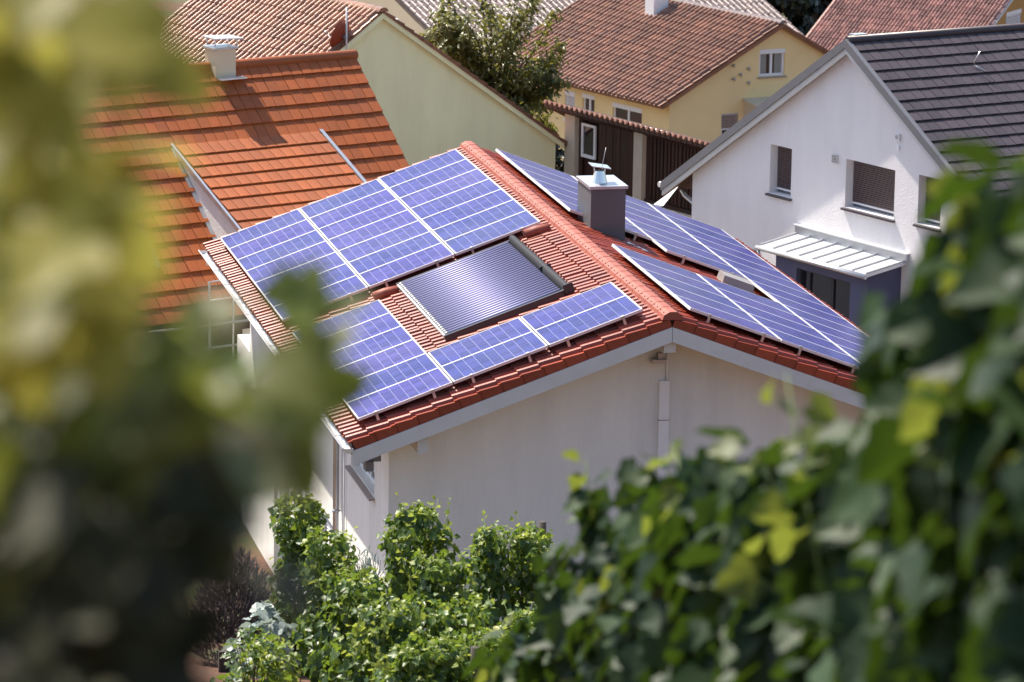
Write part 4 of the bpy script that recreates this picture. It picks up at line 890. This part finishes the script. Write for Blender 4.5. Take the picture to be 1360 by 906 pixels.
# a long shoot reaching across in front of the panels
sr = thing('vine_shoot', (-14.70, -54.60, ground_z(-14.7, -54.6)), 'blurred green vine shoot hanging across the lower solar panels', 'vine shoot')
b = MB(); b.tube([(-14.70, -54.60, 17.4), (-14.69, -54.56, 18.3), (-14.66, -54.50, 18.60), (-14.542, -54.136, 18.624), (-14.452, -54.046, 18.645), (-14.382, -53.952, 18.667), (-14.34, -53.903, 18.69)], .006, 6); b.build('stem', 'shoot', sr)
rg = random.Random(5); ms = lset('vine_shoot')
for i, p in enumerate(((-14.407, -53.931, 18.736), (-14.368, -53.945, 18.712), (-14.336, -53.91, 18.663), (-14.363, -53.959, 18.651), (-14.478, -54.037, 18.661), (-14.521, -54.031, 18.644), (-14.446, -54.005, 18.602), (-14.393, -53.97, 18.576), (-14.413, -53.976, 18.527), (-14.373, -53.983, 18.533), (-14.476, -54.059, 18.566), (-14.552, -54.136, 18.614))):
    mm = (leaf_rot(rg, V(-.3, -1, .3), .6, .35)*rg.uniform(.085, .13)).to_4x4(); mm.translation = Vector(p) + V(0, 0, .035) - ORG[sr]
    o = bpy.data.objects.new('leaf', ms[i % len(ms)]); COL.objects.link(o); o.parent = sr; o.matrix_local = mm
# vine posts
def post(x, y, top, label, r=.05):
    b = MB(); z = ground_z(x, y); b.tube([(x, y, z-.2), (x+.01, y, top)], r, 8); o = b.build('vine_post', 'wood_post'); tag(o, label, 'post', 'vine posts')
post(-3.72, -8.3, 6.05, 'dark wooden end post standing before the shaded gable')
post(-6.05, -15.3, 6.52, 'short dark post top showing among the sunlit vines')
post(-10.98, -41.3, 14.30, 'grey post inside the blurred near vine row')
# scattered plants: lavender, silver thistle, yellow shrub, timber edging
def bush(name, base, rx, rz, n, mt, kind, label, cat, size, seed, upright=False):
    rg = random.Random(seed); base = Vector(base); root = thing(name, base, label, cat); items = []
    st = MB()
    for i in range(14):
        a = rg.uniform(0, 6.28); e = base + V(math.cos(a)*rx*.7*rg.random(), math.sin(a)*rx*.7*rg.random(), rz*rg.uniform(.6, 1.0)); st.tube([base+V(math.cos(a)*.05, math.sin(a)*.05, -.05), (base+e)/2+V(0, 0, .05), e], .008, 5, r2=.003)
    st.build('stems', 'bark', root)
    for i in range(n):
        a = rg.uniform(0, 6.28); el = math.acos(rg.uniform(0, 1)); r = rg.uniform(.45, 1)**.5
        out = V(math.cos(a)*math.sin(el), math.sin(a)*math.sin(el), math.cos(el)); p = base + V(out.x*rx*r, out.y*rx*r, .08 + out.z*rz*r)
        if upright:
            tip = (out*.8 + V(rg.gauss(0, .55), rg.gauss(0, .55), .8)).normalized(); nr = tip.orthogonal(); nr.rotate(Matrix.Rotation(rg.uniform(0, 6.28), 3, tip)); rt = Matrix((tip.cross(nr), tip, nr)).transposed()
        else: rt = leaf_rot(rg, out, .2)
        items.append((p, rt, rg.uniform(*size)))
    join_leaves(items, mt, kind).build('foliage', mt, root, kind='stuff'); return root
bush('lavender_bush', (-7.35, -5.9, ground_z(-7.35, -5.9)), .55, 1.35, 5200, 'lavender', 'needle', 'dry grey-purple lavender bush at the foot of the white wall', 'bush', (.08, .20), 61, True)
bush('silver_thistle', (-7.35, -8.6, ground_z(-7.35, -8.6)), .45, .95, 150, 'thistle', 'vine', 'silvery large-leaved plant in front of the lavender bush', 'plant', (.14, .26), 62)
bush('silver_herb', (-5.75, -6.8, ground_z(-5.75, -6.8)), .35, 1.5, 900, 'thistle', 'needle', 'small grey herb between two vines at the wall corner', 'plant', (.08, .16), 66, True)
bush('yellow_shrub', (-5.35, -13.4, ground_z(-5.35, -13.4)), .28, 1.05, 260, 'yellow_shrub', 'oval', 'small pale yellow shrub among the green vines', 'shrub', (.06, .11), 63)
bush('leafy_shrub', (-7.6, -10.6, ground_z(-7.6, -10.6)), .40, .75, 220, 'vine_young', 'vine', 'low light green shrub beside the bark mulch', 'shrub', (.09, .15), 64)
bush('leafy_shrub', (-8.1, -12.4, ground_z(-8.1, -12.4)), .45, 1.0, 260, 'vine_mid', 'vine', 'low dark green shrub next to the light green one', 'shrub', (.09, .14), 65)
b = MB(); zz = ground_z(-7.3, -7.2); b.box((-7.75, -7.25, zz-.1), (-6.9, -7.17, zz+.28)); o = b.build('timber_edging', 'wood_post'); tag(o, 'weathered timber board edging the bed behind the silvery plant', 'garden edging')
b = MB(); b.box((-7.62, 8.0, .0), (-7.5, 8.1, 0)) if False else None

# ------------------------------------------------------------------ trees
def tree(name, base, H, crown, n, mt, kind, label, size, seed, limbs=12, layers=True, droop=.5):
    """tapered trunk, limbs, and leaf clumps along branches; crown = (cx, cy, cz, rx, ry, rz)"""
    rg = random.Random(seed); base = Vector(base); root = thing(name, base, label, 'tree')
    cx, cy, cz, rx, ry, rz = crown; c = Vector((cx, cy, cz))
    b = MB(); b.tube([base-V(0, 0, .3), base.lerp(c, .5)+V(.1, 0, 0), c], .16, 9, r2=.07); b.build('trunk', 'bark', root)
    lb = MB(); items = []
    for i in range(limbs):
        a = rg.uniform(0, 6.28); e = rg.uniform(-.5, 1.0)
        d = V(math.cos(a)*math.sqrt(1-e*e*.8), math.sin(a)*math.sqrt(1-e*e*.8), e)
        tip = c + V(d.x*rx, d.y*ry, d.z*rz)*rg.uniform(.75, 1.08); s0 = base.lerp(c, rg.uniform(.55, 1.0)); mid = (s0+tip)/2 + V(0, 0, .15*rz)
        pts = [s0, mid, tip + V(0, 0, -.06*rz)]; lb.tube(pts, .045, 6, r2=.008)
        for k in range(int(n/limbs)):
            t = rg.random()**.7; q = (pts[0]*(1-t)**2 + mid*2*t*(1-t) + pts[2]*t*t)
            sp = .10 + .30*(1-t)
            p = q + V(rg.gauss(0, sp)*rx*.35, rg.gauss(0, sp)*ry*.35, rg.gauss(0, sp*.6)*rz*.35)
            items.append((p, leaf_rot(rg, d, droop), rg.uniform(*size)))
    lb.build('limbs', 'bark', root)
    join_leaves(items, mt, kind).build('crown', mt, root, kind='stuff'); return root
bush('added_gap_shrub', (8.35, 45.6, .2), .8, 1.5, 900, 'dark_leaf', 'oval', 'dark shrub added to darken the gap between the lime gable and the shed pillar', 'shrub', (.12, .2), 67)  # leaf mass added to darken the gap beside the pillar
tree('cherry_tree', (8.2, 49.5, -2.5), 6, (7.75, 49.6, 2.4, 2.35, 2.2, 3.0), 19000, 'cherry', 'long', 'cherry tree with drooping leafy branches behind the lime gable', (.14, .22), 71, limbs=72)
for i, (x, y, z, r_, lb) in enumerate(((28.5, 100, -1.5, 4.5, 'dark tree between the two far roofs'), (33, 104, 0, 5, 'dark tree behind the rose tile roof'), (24, 102, -1, 4.0, 'dark tree behind the grey tile roof'))):
    tree('dark_tree', (x, y, -7), 9, (x, y, z, r_, r_, 5), 5000, 'dark_leaf', 'oval', lb, (.35, .6), 81+i, limbs=26)
for i, (x, y, z, lb) in enumerate(((11.5, 95, .6, 'olive green tree above the lime house ridge, beside the white cottage'), (7.5, 88, 1.6, 'olive green tree behind the glazed porch'))):
    tree('garden_tree', (x, y, -6), 8, (x, y, z, 2.4, 2.4, 3), 4000, 'hedge_leaf', 'oval', lb, (.18, .32), 91+i, limbs=24)
